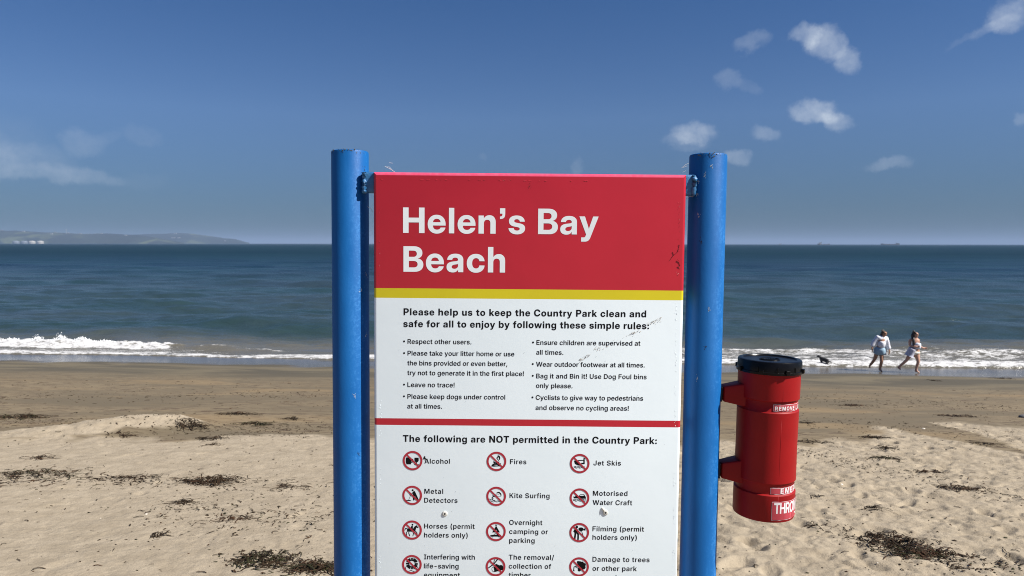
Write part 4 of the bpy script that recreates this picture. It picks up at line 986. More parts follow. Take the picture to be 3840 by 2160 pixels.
ART = [
 # mug and wine glass
 ((1547.4, 1727), (758, 575, 166), [[[(645, 523), (735, 523), (739, 600), (730, 640), (655, 640), (641, 600)]], *[[q] for q in pline([(738, 550), (760, 552), (768, 575), (757, 600), (738, 606)], 13)],
   [[(790, 525), (860, 525), (862, 570), (850, 596), (826, 605), (802, 596), (789, 570)]], [rect(820, 600, 831, 642)], [rect(786, 638, 864, 649)]],
  [('Alcohol', 1592, 1738, 1687)]),
 # bonfire
 ((1861.9, 1729.9), (733, 588, 166), [[[(760, 472), (774, 498), (784, 488), (798, 530), (790, 556), (768, 580), (752, 560), (733, 540), (737, 515), (749, 522), (750, 495)], [(766, 512), (778, 540), (766, 566), (750, 541)]],
   [[(640, 662), (800, 658), (806, 670), (690, 679), (645, 675)]], *[[q] for q in pline([(684, 598), (790, 664)], 19)], *[[q] for q in pline([(672, 640), (776, 598)], 17)], *[[q] for q in pline([(662, 655), (804, 628)], 15)]],
  [('Fires', 1912.6, 1740, 1974)]),
 # personal water craft
 ((2174, 1738), (698, 625, 167), [[circ(772, 545, 15)], [[(598, 580), (640, 572), (700, 564), (783, 562), (783, 634), (750, 637), (718, 628), (730, 610), (760, 614), (760, 576), (690, 579), (650, 586), (720, 640), (722, 664), (655, 655), (618, 632)]],
   *[[q] for q in wave(602, 782, 678, 8)], *[[q] for q in wave(602, 770, 697, 8)]],
  [('Jet Skis', 2225.6, 1744.8, 2328.6)]),
 # person with metal detector
 ((1546, 1857.3), (752, 1165, 166), [[circ(759, 1077, 17)], [[(768, 1100), (783, 1088), (798, 1097), (862, 1238), (845, 1247), (795, 1175), (788, 1252), (766, 1252), (764, 1150), (767, 1128), (737, 1162), (726, 1152)]],
   *[[q] for q in pline([(728, 1158), (690, 1250)], 6)], *[[q] for q in pline([(704, 1157), (732, 1166)], 8)], [[(652, 1246), (700, 1244), (737, 1257), (737, 1264), (655, 1258)]]],
  [('Metal', 1591.5, 1851, 1662), ('Detectors', 1591, 1884.6, 1716)]),
 # kite surfer
 ((1860.8, 1861), (728, 1182, 166), [[[(733, 1117), (760, 1102), (787, 1109), (808, 1130), (818, 1155), (814, 1182), (803, 1180), (801, 1155), (788, 1136), (765, 1120), (745, 1121)]],
   *[[q] for e_ in ((738, 1118), (765, 1120), (790, 1136), (806, 1180)) for q in pline([(704, 1182), e_], 4)], [circ(673, 1171, 9)],
   *[[q] for q in pline([(682, 1184), (655, 1210)], 15)], *[[q] for q in pline([(682, 1184), (706, 1190)], 8)], *[[q] for q in pline([(655, 1210), (677, 1218), (662, 1243)], 11)],
   *[[q] for q in pline([(608, 1226), (640, 1240), (712, 1253)], 8)], *[[q] for q in wave(615, 810, 1262, 5, 60, 5)], *[[q] for q in wave(640, 800, 1273, 5, 60, 5)]],
  [('Kite Surfing', 1911, 1867, 2061)]),
 # motor boat
 ((2173.3, 1867.2), (694, 1210, 167), [[[(580, 1187), (622, 1187), (622, 1172), (640, 1172), (645, 1182), (680, 1172), (706, 1147), (772, 1145), (780, 1162), (800, 1190), (806, 1222), (608, 1216)], [(692, 1171), (712, 1154), (762, 1153), (772, 1172)]],
   *[[q] for q in wave(585, 805, 1236, 9, 72, 7)], *[[q] for q in wave(585, 805, 1258, 9, 72, 7)]],
  [('Motorised', 2223.5, 1858.5, 2353), ('Water Craft', 2222.5, 1893, 2370.6)]),
 # horse and rider
 ((1545.3, 1987.4), (998, 407, 218), [[circ(1007, 286, 20)], [[(965, 360), (985, 314), (1008, 310), (1026, 346), (1004, 366)]],
   [[(885, 380), (960, 362), (1030, 368), (1058, 320), (1100, 296), (1110, 314), (1140, 348), (1132, 360), (1092, 350), (1074, 420), (1024, 447), (950, 442), (888, 440)]],
   *[[q] for q in pline([(890, 376), (855, 371), (838, 410)], 17)], *[[q] for q in pline([(902, 430), (870, 470), (876, 530)], 17)], *[[q] for q in pline([(932, 430), (925, 480), (947, 538)], 17)],
   *[[q] for q in pline([(1040, 430), (1030, 490), (1018, 538)], 17)], *[[q] for q in pline([(1064, 424), (1104, 460), (1112, 496)], 15)]],
  [('Horses (permit', 1590.5, 1981.5, 1780), ('holders only)', 1590.5, 2015, 1754)]),
 # tent and car
 ((1859.8, 1992.9), (482, 440, 222), [[[(398, 460), (478, 322), (465, 282), (475, 278), (486, 306), (498, 278), (508, 283), (494, 322), (573, 460)], [(458, 459), (486, 392), (516, 459)]],
   [[(355, 556), (358, 526), (430, 515), (465, 479), (515, 479), (538, 510), (600, 520), (603, 552), (575, 558)], [(445, 513), (470, 487), (500, 487), (504, 513)]], [circ(405, 552, 23), circ(405, 552, 13)], [circ(560, 552, 23), circ(560, 552, 13)]],
  [('Overnight', 1909.5, 1967.8, 2034), ('camping or', 1909.5, 2001.7, 2055), ('parking', 1909.5, 2035, 2005)]),
 # camera operator
 ((2172.3, 1996.7), (497, 463, 222), [[circ(440, 338, 30)], [[(395, 385), (440, 370), (462, 392), (456, 466), (388, 468), (360, 436)]], *[[q] for q in pline([(410, 462), (406, 530), (396, 608)], 38)],
   *[[q] for q in pline([(440, 462), (474, 512), (472, 622)], 36)], [[(478, 370), (500, 350), (540, 344), (570, 352), (587, 365), (587, 415), (545, 431), (500, 420), (480, 400)]], [[(590, 376), (636, 360), (636, 420), (590, 407)]],
   *[[q] for q in pline([(528, 425), (480, 502)], 10)], *[[q] for q in pline([(550, 430), (592, 545)], 11)]],
  [('Filming (permit', 2222, 1991.5, 2415), ('holders only)', 2222, 2023.5, 2388)]),
 # life ring on the water
 ((1544.8, 2116.6), (995, 1187, 218), [[arcq(995, 1167, 62, 132, a_ + 17, a_ + 73)] for a_ in (0, 90, 180, 270)] + [[rect(978, 1038, 1016, 1106)], [rect(978, 1228, 1016, 1294)], [rect(864, 1149, 936, 1186)], [rect(1056, 1155, 1126, 1192)]] +
   [[q] for q in pline([(892, 1208), (856, 1250), (856, 1300)], 11)] + [[q] for q in pline([(1098, 1215), (1130, 1260), (1134, 1300)], 11)] + [[q] for q in pline([(925, 1346), (970, 1316), (1010, 1336), (1062, 1354)], 11)],
  [('Interfering with', 1590, 2097, 1781), ('life-saving', 1590, 2131, 1720), ('equipment', 1590, 2158.6 + 6, 1725)]),
 # branch and log
 ((1858.7, 2124.5), (475, 1235, 222), [*[[q] for q in pline([(314, 1266), (440, 1172), (520, 1062)], 24)], *[[q] for q in pline([(430, 1172), (446, 1078)], 17)],
   [[(430, 1240), (480, 1240), (462, 1185), (485, 1170), (560, 1205), (600, 1195), (636, 1215), (653, 1270), (645, 1310), (600, 1322), (450, 1362), (440, 1300)]], [ell(428, 1300, 40, 62, 20, -.2), ell(426, 1300, 29, 50, 20, -.2)]],
  [('The removal/', 1908, 2098, 2078), ('collection of', 1908, 2131.7, 2067), ('timber', 1908, 2165, 1990)]),
 # broken tree
 ((2171.5, 2125.4), (492, 1240, 222), [*[[circ(*q)] for q in ((468, 1132, 28), (508, 1142, 34), (558, 1158, 42), (602, 1192, 42), (592, 1250, 50), (540, 1222, 64), (500, 1310, 37), (478, 1180, 32), (520, 1270, 40))],
   *[[q] for q in pline([(470, 1216), (380, 1242), (371, 1330)], 18)], *[[q] for q in pline([(360, 1334), (390, 1334)], 15)], *[[q] for q in pline([(410, 1240), (482, 1282)], 11)]],
  [('Damage to trees', 2222, 2106, 2436), ('or other park', 2222, 2140, 2388), ('property', 2222, 2173, 2330)]),
]
for (cpx, cpy), (ax, ay, ar), pieces, cap_lines in ART:
    c = loc(cpx, cpy)
    rad = loc(cpx + 36.8, cpy).x - c.x
    mb = MB()
    n = 56
    vs = [(c.x + rad * q * math.cos(2 * math.pi * i / n), -.0007, c.z + rad * q * math.sin(2 * math.pi * i / n)) for q in (1.0, .80) for i in range(n)]
    mb.add(vs, [(i, (i + 1) % n, n + (i + 1) % n, n + i) for i in range(n)])
    h = .083
    s2 = math.sqrt(.5)
    sl_ = [(-.805, h), (.805, h), (.805, -h), (-.805, -h)]
    mb.add([(c.x + rad * (u * s2 + v * s2), -.00072, c.z + rad * (-u * s2 + v * s2)) for u, v in sl_], [(0, 1, 2, 3)])
    ring = mb.build('prohibition_symbol', M_RING, sign)
    mb = MB()
    for i, piece in enumerate(pieces):
        polys = [[Vector((x, y, 0)) for x, y in pl_] for pl_ in piece]
        flat_ = [p for pl_ in polys for p in pl_]
        tr = geometry.tessellate_polygon(polys)
        mb.add([(c.x + (p.x - ax) / ar * rad, -.0003 - .000004 * i, c.z - (p.y - ay) / ar * rad) for p in flat_], tr)
    mb.build('pictogram', M_BLACK, ring)
    paragraph('caption', M_BLACK, REG, cap_lines, 18.2)

# fixing bolts under white plastic caps
M_CAP = mottled('bolt_cap_white', (.70, .70, .66), (.45, .44, .40), 160, .5)
M_HOLE = mat('bolt_hole_dark', (.02, .02, .018), .8)
for k, (bx, by) in enumerate(((1668, 1926), (2270, 1922))):
    c = loc(bx, by)
    mb = MB()
    pr_ = [(.0088, 0), (.0085, .0012), (.0070, .0024), (.0046, .0031), (.0028, .0029)]
    vs, fs = [], []
    n = 24
    for r_, h in pr_:
        for i in range(n): vs.append((c.x + r_ * math.cos(2 * math.pi * i / n), -h, c.z + r_ * math.sin(2 * math.pi * i / n)))
    for j in range(len(pr_) - 1):
        for i in range(n): fs.append((j * n + i, j * n + (i + 1) % n, (j + 1) * n + (i + 1) % n, (j + 1) * n + i))
    mb.add(vs, fs)
    if k: mb.tube([(c.x - .004, -.0020, c.z + .006), (c.x - .008, -.0022, c.z + .012), (c.x - .0115, -.0015, c.z + .0165)], [.0035, .0024, .0008], 8)
    bo = mb.build('bolt', M_CAP, sign, True)
    mb = MB()
    mb.add([(c.x + .0030 * math.cos(2 * math.pi * i / 12), -.0031, c.z + .0030 * math.sin(2 * math.pi * i / 12)) for i in range(12)], [tuple(range(12))])
    mb.build('bolt_hole', M_HOLE, bo)

# welded lugs that join the tray to the posts (upper pair and, out of frame, lower pair)
for zc in ((loc(1380, 642).z + loc(1380, 722).z) / 2, ZB + .05):
    for side, gx, ex in ((1, plx, X0), (-1, prx, X1)):
        hh = loc(1380, 642).z - loc(1380, 722).z
        mb = MB()
        a, b_ = sorted((gx + side * (PR - .012), ex + side * .03))
        mb.box((a, .0125, zc - hh / 2), (b_, .043, zc + hh / 2))
        o = bevel(mb.build('lug', M_BLUE_LUG, sign), .008, 3)
        for p in o.data.polygons: p.use_smooth = True
# lumpy weld bead where each upper lug meets its post
rs_ = random.Random(3)
for side, gx in ((1, plx), (-1, prx)):
    mb = MB()
    z1, z0 = loc(1380, 645).z, loc(1380, 722).z
    pts = [(gx + side * (PR - .004 + rs_.uniform(-.0015, .0025)), .012 + rs_.uniform(-.003, .002), z1 + (z0 - z1) * i / 10) for i in range(11)]
    mb.tube(pts, [rs_.uniform(.005, .0085) for _ in pts], 10)
    mb.build('weld', M_BLUE_LUG, sign, True)

# wear: a diagonal scuff across the rules, cracks in the red skin, flecks and dents along the folds
M_SCUFF = mottled('scuff_grey', (.66, .65, .61), (.52, .50, .46), 300, .9)
M_CRACK = mat('crack_dark', (.05, .006, .008), .9)
M_CHIP = mat('chip_grey', (.06, .06, .065), .8)
rs_ = random.Random(12)
mb = MB()
def fleck(mb, px, py, r_, y=-.0009, asp=1.0, ang=0.0, lift=0.0):
    c = loc(px, py)
    k = []
    for i in range(6):
        q = 2 * math.pi * i / 6; rr = r_ * rs_.uniform(.6, 1.3)
        u, v = math.cos(q) * rr * asp, math.sin(q) * rr
        k.append((c.x + u * math.cos(ang) - v * math.sin(ang), y, c.z + u * math.sin(ang) + v * math.cos(ang)))
    mb.add(k + [(c.x, y - lift, c.z)], [(i, (i + 1) % 6, 6) for i in range(6)])
for (x0, y0, x1, y1, n_, sp) in ((2172, 1352, 2212, 1330, 60, 4), (2225, 1308, 2262, 1306, 22, 3), (2275, 1300, 2282, 1299, 4, 2), (2358, 1257, 2395, 1240, 45, 3.5), (2425, 1222, 2478, 1194, 70, 4.5), (2300, 1280, 2350, 1262, 8, 4)):
    mb = MB()
    for _ in range(int(n_ * .65)):
        u = rs_.random()
        fleck(mb, x0 + (x1 - x0) * u + rs_.gauss(0, sp), y0 + (y1 - y0) * u + rs_.gauss(0, sp), rs_.uniform(.0005, .0014), asp=1.8, ang=.45)
    mb.build('scuff_mark', M_SCUFF, sign)
mb = MB()
for pts in ([(2545, 932), (2540, 946), (2528, 956), (2522, 962), (2515, 972), (2508, 980)], [(2522, 945), (2526, 956), (2516, 968)], [(2545, 930), (2548, 918), (2541, 922)], [(2536, 978), (2546, 984), (2549, 996), (2544, 1004)], [(2540, 1000), (2550, 1008)]):
    q = [loc(*p) for p in pts]
    mb = MB()
    mb.tube([(p.x, -.0006, p.z) for p in q], [.0008] * (len(q) - 1) + [.0003], 5, .5)
    mb.build('crack', M_CRACK, sign)
mb = MB()
for _ in range(12): fleck(mb, 1985 + rs_.gauss(0, 4), 694 + rs_.gauss(0, 4), rs_.uniform(.0004, .0012))
mb.build('chip', M_CRACK, sign)
mb = MB()
for _ in range(26): fleck(mb, 1592 + rs_.gauss(0, 2.6), 1717 + rs_.gauss(0, 2.8), rs_.uniform(.0008, .002))
mb.build('chip', M_CHIP, sign)
mb = MB()
for _ in range(60): fleck(mb, rs_.uniform(1420, 2540), rs_.uniform(1240, 2150), rs_.uniform(.0003, .0009))
mb.build('grit', M_CHIP, sign)
for nm, m, segs in (('dent', M_WHITE, [(2537, 1140, 2525, 2150, 130), (1428, 1500, 1425, 2150, 60)]), ('dent', M_RED, [(1415, 672, 2450, 682, 70), (2548, 760, 2541, 1070, 45), (1422, 760, 1422, 1040, 26)])):
    for x0, y0, x1, y1, n_ in segs:
        mb = MB()
        for _ in range(n_):
            u = rs_.random()
            if vnoise(np.array([u * 14]), np.array([x0 * 1.0]), 3)[0] < .42: continue
            vert = abs(y1 - y0) > abs(x1 - x0)
            fleck(mb, x0 + (x1 - x0) * u + rs_.gauss(0, 2 if vert else 3), y0 + (y1 - y0) * u + rs_.gauss(0, 3 if vert else .8), rs_.uniform(.0007, .0018), y=-.0001, asp=.7 if vert else 2.6, lift=.0007)
        mb.build(nm, m, sign)
# cobweb strands with caught grit at the upper corners
M_WEB = mat('cobweb_grey', (.55, .55, .55), .8)
mb = MB()
for pts in ([(1443, 624), (1456, 630), (1470, 638), (1482, 646)], [(1446, 626), (1460, 626), (1474, 641)], [(1460, 610), (1472, 612)], [(2583, 612), (2570, 618), (2556, 630)], [(2578, 622), (2562, 628)], [(2572, 640), (2560, 646)],
            [(1378, 775), (1390, 782), (1398, 795)], [(2600, 738), (2585, 737), (2572, 748)]):
    q = [loc(x, y, .02) for x, y in pts]
    mb = MB()
    mb.tube(q, .0005, 4)
    mb.build('cobweb', M_WEB, sign)
# bare-metal chips and scrapes in the posts' paint
M_BARE = mottled('bare_primer', (.36, .42, .48), (.18, .24, .32), 200, .7)
M_DARK = mat('dark_scrape', (.010, .02, .05), .8)
for po, gx, spots in ((pr[0], prx, ((2621, 681), (2622, 806), (2628, 903), (2618, 730), (2640, 660), (2660, 590), (2664, 622), (2655, 1160), (2640, 1300), (2612, 1420))), (pl[0], plx, ((1368, 1031), (1352, 1090), (1362, 630), (1330, 1480), (1372, 1260), (1345, 1700)))):
    for i, (sx, sy) in enumerate(spots):
        p = loc(sx, sy, PBACK - PR * .8)
        u = max(-.93, min(.93, (p.x - gx) / PR))
        a0 = -math.acos(u)
        mb = MB()
        for _ in range(9):
            a = a0 + rs_.gauss(0, .045); z = p.z + rs_.gauss(0, .0045); r_ = rs_.uniform(.0006, .0021)
            c = Vector((math.cos(a), math.sin(a), 0)); tt = Vector((-math.sin(a), math.cos(a), 0))
            k = [c * (PR + .0002) + tt * (r_ * .8 * math.cos(q) * rs_.uniform(.5, 1.3)) + Vector((0, 0, z + r_ * 1.3 * math.sin(q) * rs_.uniform(.5, 1.3))) for q in (0, 1.1, 2.2, 3.3, 4.4, 5.4)]
            mb.add(k + [c * (PR + .0006) + Vector((0, 0, z))], [(j, (j + 1) % 6, 6) for j in range(6)])
        mb.build('paint_chip', M_DARK if i % 3 == 2 else M_BARE, po)

# ------------------------------------------------------------------ the throw-line container on the right-hand post
CD = DIST + PBACK + .004          # depth of its axis
d0 = ray(2884, 1400); ctop = CAM + d0 * (CD / d0.y)
CK = CD / FPX                     # metres per photo pixel at that depth
CR = .0945
LEAN = R(1.15)
def crow(py):
    """height along the container's axis for a photo row on its near side, from its base"""
    d = ray(2872, py); p = CAM + d * ((CD - CR) / d.y)
    return p.z
zb0 = crow(1965)
axis_x = ctop.x - (ctop.z - zb0) * math.sin(LEAN)
box = empty('throw_line_container', (axis_x, CD, zb0), (0, LEAN, 0))
tag(box, 'red cylinder holding a rescue throw line, black lid, strapped to the blue post', 'rescue container')
H = lambda py: crow(py) - zb0
M_CRED = mottled('red_plastic', (.262, .0045, .0058), (.215, .0036, .0050), 6, .50, .2, .35, .7, bump=.22, bscale=180, bdist=.0008)
M_LID = mottled('black_plastic', (.0030, .0031, .0036), (.005, .005, .006), 30, .28, .16, bump=.2, bscale=200, bdist=.0006)
M_STK = mottled('faded_red_sticker', (.40, .045, .065), (.33, .03, .045), 40, .4)
M_STKEDGE = mat('sticker_border', (.60, .45, .47), .5)
M_STKW = mottled('sticker_white', (.74, .72, .73), (.62, .58, .59), 50, .5)
M_STRAP = mat('black_strap', (.012, .012, .014), .7)
g1, g2, g3, g4 = H(1512), H(1548), H(1822), H(1858)
htop = H(1402)
prof = [(.060, .0035), (.086, .0005), (CR - .002, .003), (CR, .009), (CR, g4 - .004), (CR - .0052, g4), (CR - .0052, g3), (CR - .0005, g3 + .004), (CR - .0015, (g2 + g3) / 2), (CR - .0005, g2 - .004),
        (CR - .0052, g2), (CR - .0052, g1), (CR, g1 + .004), (CR + .0005, htop - .02), (CR + .0005, htop + .012)]
mb = MB(); mb.lathe(prof, 96)
body = sharp(mb.build('body', M_CRED, box), 50)
# mould seam down the front
mb = MB()
seam = -math.pi / 2 + .12
for z0, z1, r_ in ((.01, g4 - .004, CR), (g4, g3, CR - .0052), (g3 + .004, g2 - .004, CR - .001), (g2, g1, CR - .0052), (g1 + .004, htop, CR)):
    mb.tube([(math.cos(seam) * (r_ - .0004), math.sin(seam) * (r_ - .0004), z0), (math.cos(seam) * (r_ - .0004), math.sin(seam) * (r_ - .0004), z1)], .0007, 8)
mb.build('seam', M_CRED, body, True)
# a soft hand-hold hollow's raised edges on the right-hand side
mb = MB()
for z_ in (H(1590), H(1765)):
    pts = [(math.cos(a) * (CR - .0004), math.sin(a) * (CR - .0004), z_) for a in [R(-12 + 6 * i) for i in range(8)]]
    mb.tube(pts, .0022, 8)
mb.build('rib', M_CRED, body, True)
# lid: skirt, flange, grip tabs, dished top with an oval boss
lt = htop + .034
prof = [(CR + .0055, htop - .006), (CR + .0065, htop - .0055), (CR + .0065, htop + .0015), (CR + .0035, htop + .003), (CR + .0025, lt - .005), (CR + .0005, lt - .0012), (CR - .003, lt), (CR - .012, lt), (CR - .0145, lt - .0035), (CR - .03, lt - .0045), (.002, lt - .0045)]
mb = MB(); mb.lathe(prof, 96)
lid = sharp(mb.build('lid', M_LID, box), 28)
for a in range(8):
    an = R(-78 + 45 * a)
    mb = MB(); mb.box((CR + .0015, -.007, htop - .004), (CR + .0115, .007, htop + .010))
    o = bevel(mb.build('lid_tab', M_LID, lid), .002, 2)
    o.rotation_euler = (0, 0, an)
for a in (-96, -60, -130):
    mb = MB(); mb.box((CR + .001, -.0018, htop + .002), (CR + .0055, .0018, htop + .018))
    o = bevel(mb.build('lid_rib', M_LID, lid), .001, 2)
    o.rotation_euler = (0, 0, R(a))
mb = MB()
pts = [(.031 * math.cos(q), .022 * math.sin(q), lt - .0040) for q in (2 * math.pi * i / 40 for i in range(41))]
mb.tube(pts, .0022, 8)
for k in range(-2, 3): mb.box((k * .008 - .0028, -.007, lt - .0052), (k * .008 + .0028, .007, lt - .0028))
mb.build('lid_boss', M_LID, lid, False)
# moulded brackets flaring into the body, with the band that holds them to the post
postx = (sign.matrix_basis @ Vector((prx, PBACK, 1.0))).x - axis_x
for (ya, yb_) in ((1456, 1545), (1752, 1842)):
    z1, z0 = H(ya), H(yb_)
    zm = (z0 + z1) / 2
    lean_x = (CAM + ray(2872, (ya + yb_) / 2) * 1).x * 0
    px_ = postx + math.tan(TILT) * (zb0 + zm - root_z - 1.0) - math.tan(LEAN) * zm
    xs = px_ + PR + .006
    ts = [(xs, .024, (z1 - z0) * .33), (xs + .012, .025, (z1 - z0) * .36), (-CR * .88, .034, (z1 - z0) * .50), (-CR * .45, .040, (z1 - z0) * .54)]
    vs, fs = [], []
    for x, hy, hz in ts:
        vs += [(x, -hy, zm - hz), (x, hy, zm - hz), (x, hy, zm + hz), (x, -hy, zm + hz)]
    for j in range(3):
        for i in range(4): fs.append((j * 4 + i, j * 4 + (i + 1) % 4, (j + 1) * 4 + (i + 1) % 4, (j + 1) * 4 + i))
    fs += [(3, 2, 1, 0), (12, 13, 14, 15)]
    mb = MB(); mb.add(vs, fs)
    br = bevel(mb.build('bracket', M_CRED, box), .005, 3, 25)
    for p in br.data.polygons: p.use_smooth = True
    mb = MB()
    n = 48
    w2 = (z1 - z0) * .31
    vs, fs = [], []
    for rr, zz in ((PR + .0006, zm - w2), (PR + .0044, zm - w2), (PR + .0044, zm + w2), (PR + .0006, zm + w2)):
        for i in range(n):
            a = R(-24 + 48 * i / (n - 1))
            vs.append((px_ + rr * math.cos(a), -.004 + rr * math.sin(a), zz))
    for j in range(4):
        for i in range(n - 1):
            k = (j + 1) % 4
            fs.append((j * n + i, j * n + i + 1, k * n + i + 1, k * n + i))
    fs += [(0, n, 2 * n, 3 * n), (n - 1, 4 * n - 1, 3 * n - 1, 2 * n - 1)]
    mb.add(vs, fs)
    mb.build('strap', M_STRAP, br)
# stickers wrapped round the body, each with its lettering
VIEW = math.atan2(-CD, -(axis_x))           # direction from the container to the viewer
def wrap(vs, fs, a0, z0, r_):
    """bend flat artwork (x along the surface, z up) round the container"""
    bm = bmesh.new()
    bv = [bm.verts.new((x, 0, z)) for x, z in vs]
    for f in fs:
        try: bm.faces.new([bv[i] for i in f])
        except ValueError: pass
    xs = [v[0] for v in vs]
    x = min(xs)
    while x < max(xs):
        x += .004
        bmesh.ops.bisect_plane(bm, geom=bm.verts[:] + bm.edges[:] + bm.faces[:], plane_co=(x, 0, 0), plane_no=(1, 0, 0))
    for v in bm.verts:
        a = a0 + v.co.x / CR
        v.co = Vector((math.cos(a) * r_, math.sin(a) * r_, z0 + v.co.z))
    for f in bm.faces: f.smooth = True
    return bm
def wrapped(name, m, vs, fs, a0, z0, r_, parent):
    bm = wrap(vs, fs, a0, z0, r_)
    me = bpy.data.meshes.new(name); bm.to_mesh(me); bm.free()
    me.materials.append(m)
    return link(name, me, parent)
def ragged(w_, h, seed, j=.0012, n=22):
    q = random.Random(seed)
    top = [(w_ * i / n, h + q.uniform(-j, j) * .6) for i in range(n + 1)]
    bot = [(w_ * i / n, q.uniform(-j, j)) for i in range(n + 1)]
    vs = bot + top
    return vs, [(i, i + 1, n + 2 + i, n + 1 + i) for i in range(n)]
for name_, s, deg, w_, ya, yb_, r_, cap, sq, tx, tz, tw in (
        ('sticker', 'REMOVE LID', 10.0, .150, 1519, 1545, CR - .0045, 15.0, .92, .006, .0035, .112),
        ('sticker', 'EMERGENCY', 11.5, .215, 1832, 1857, CR - .0045, 20.5, 1.05, .034, .0026, .172),
        ('sticker', 'THROW LINE', 14.8, .190, 1882, 1952, CR + .0006, 42.0, .66, .007, .0215, .176)):
    z0, z1 = H(yb_), H(ya)
    a0 = VIEW + R(deg)
    vs, fs = ragged(w_, z1 - z0, int(ya))
    st = wrapped(name_, M_STKEDGE, vs, fs, a0, z0, r_, box)
    vs, fs = ragged(w_ - .003, z1 - z0 - .003, int(ya) + 1, .0005)
    bmf = wrapped('sticker_face', M_STK, [(x + .0015, z + .0015) for x, z in vs], fs, a0, z0, r_ + .0004, st)
    vs, fs = text_tris(BOLD, s, cap * CK * .96, tw, 4, sq)
    extra = []
    if cap > 30:
        vs2 = [(.088, -.010), (.160, -.010), (.160, -.0065), (.088, -.0065)]
        b_ = len(vs); vs = vs + vs2; fs = fs + [(b_, b_ + 1, b_ + 2, b_ + 3)]
    wrapped('lettering', M_STKW, [(x + tx, z + tz) for x, z in vs], fs, a0, z0, r_ + .0008, st)
# ------------------------------------------------------------------ seaweed, stones, shells
M_WEED = mottled('seaweed_dark', (.012, .009, .006), (.034, .021, .011), 9, .75, .12)
M_WEEDR = mottled('seaweed_brown', (.055, .028, .014), (.020, .014, .010), 9, .75, .12)
M_WEEDG = mottled('seaweed_olive', (.030, .030, .012), (.014, .013, .008), 9, .75, .12)
def frond(mb, rs_, x, y, z, ln, w_, curl, head=None, mi=0):
    a = rs_.uniform(0, 6.283) if head is None else head
    pts, rad = [], []
    n = rs_.randint(4, 7)
    h = 0
    for i in range(n):
        pts.append((x, y, sand_z(x, y) + z * (0.3 + math.sin(i / (n - 1) * 3.1)) + w_ * .3))
        rad.append(w_ * (0.55 + .6 * math.sin((i + .4) / n * 3.0)) * rs_.uniform(.7, 1.2))
        a += rs_.gauss(0, curl)
        x += math.cos(a) * ln / n; y += math.sin(a) * ln / n
    mb.tube(pts, rad, 4, .45, mi)
def weed(px, py, wpx, hpx, n_, label, lift=.03, mats=(0,), seed=1, size=1.0, head=None):
    c = on_ground(px, py)
    k = c.y / FPX
    sx = wpx * k / 2
    hpx = hpx * 1.35
    d = ray(px, py)
    sy = hpx * k / 2 / max(-d.z / d.y + .13, .1)
    rs_ = random.Random(seed)
    mb = MB()
    for i in range(int(n_ * 1.7)):
        # fronds gather in a few heaps inside the patch
        hx, hy = rs_.gauss(0, .52), rs_.gauss(0, .6)
        if rs_.random() < .45: hx, hy = .5 * math.cos(seed + (i % 4) * 1.9) + rs_.gauss(0, .2), .45 * math.sin(seed * 2 + (i % 4) * 2.3) + rs_.gauss(0, .2)
        x, y = c.x + hx * sx, c.y + hy * sy
        f = math.exp(-(hx * hx + hy * hy) * 1.2)
        frond(mb, rs_, x, y, lift * f * rs_.uniform(.1, 1), rs_.uniform(.06, .30) * size, rs_.uniform(.0022, .0072) * size ** .7, .6, (rs_.gauss(head, .5) if head is not None else None), rs_.choice(mats))
    # crumpled lumps that give the heap a body
    for i in range(max(2, n_ // 11)):
        hx, hy = rs_.gauss(0, .34), rs_.gauss(0, .34)
        x, y = c.x + hx * sx, c.y + hy * sy
        r_ = rs_.uniform(.012, .034) * size
        z = sand_z(x, y)
        top = [(x + math.cos(q) * r_ * rs_.uniform(.7, 1.9), y + math.sin(q) * r_ * rs_.uniform(.6, 1.3), z + rs_.uniform(-.004, .004)) for q in [j * 6.283 / 8 for j in range(8)]]
        mid = [(x + (a - x) * .6 + rs_.gauss(0, r_ * .2), y + (b_ - y) * .6, z + r_ * rs_.uniform(.25, .7)) for a, b_, _ in top]
        mb.add(top + mid + [(x, y, z + r_ * .6)], [(j, (j + 1) % 8, 8 + (j + 1) % 8, 8 + j) for j in range(8)] + [(8 + j, 8 + (j + 1) % 8, 16) for j in range(8)], rs_.choice(mats))
    o = mb.build('seaweed_clump', [M_WEED, M_WEEDR, M_WEEDG])
    tag(o, label, 'seaweed', 'seaweed clumps washed up on the sand')
    return o
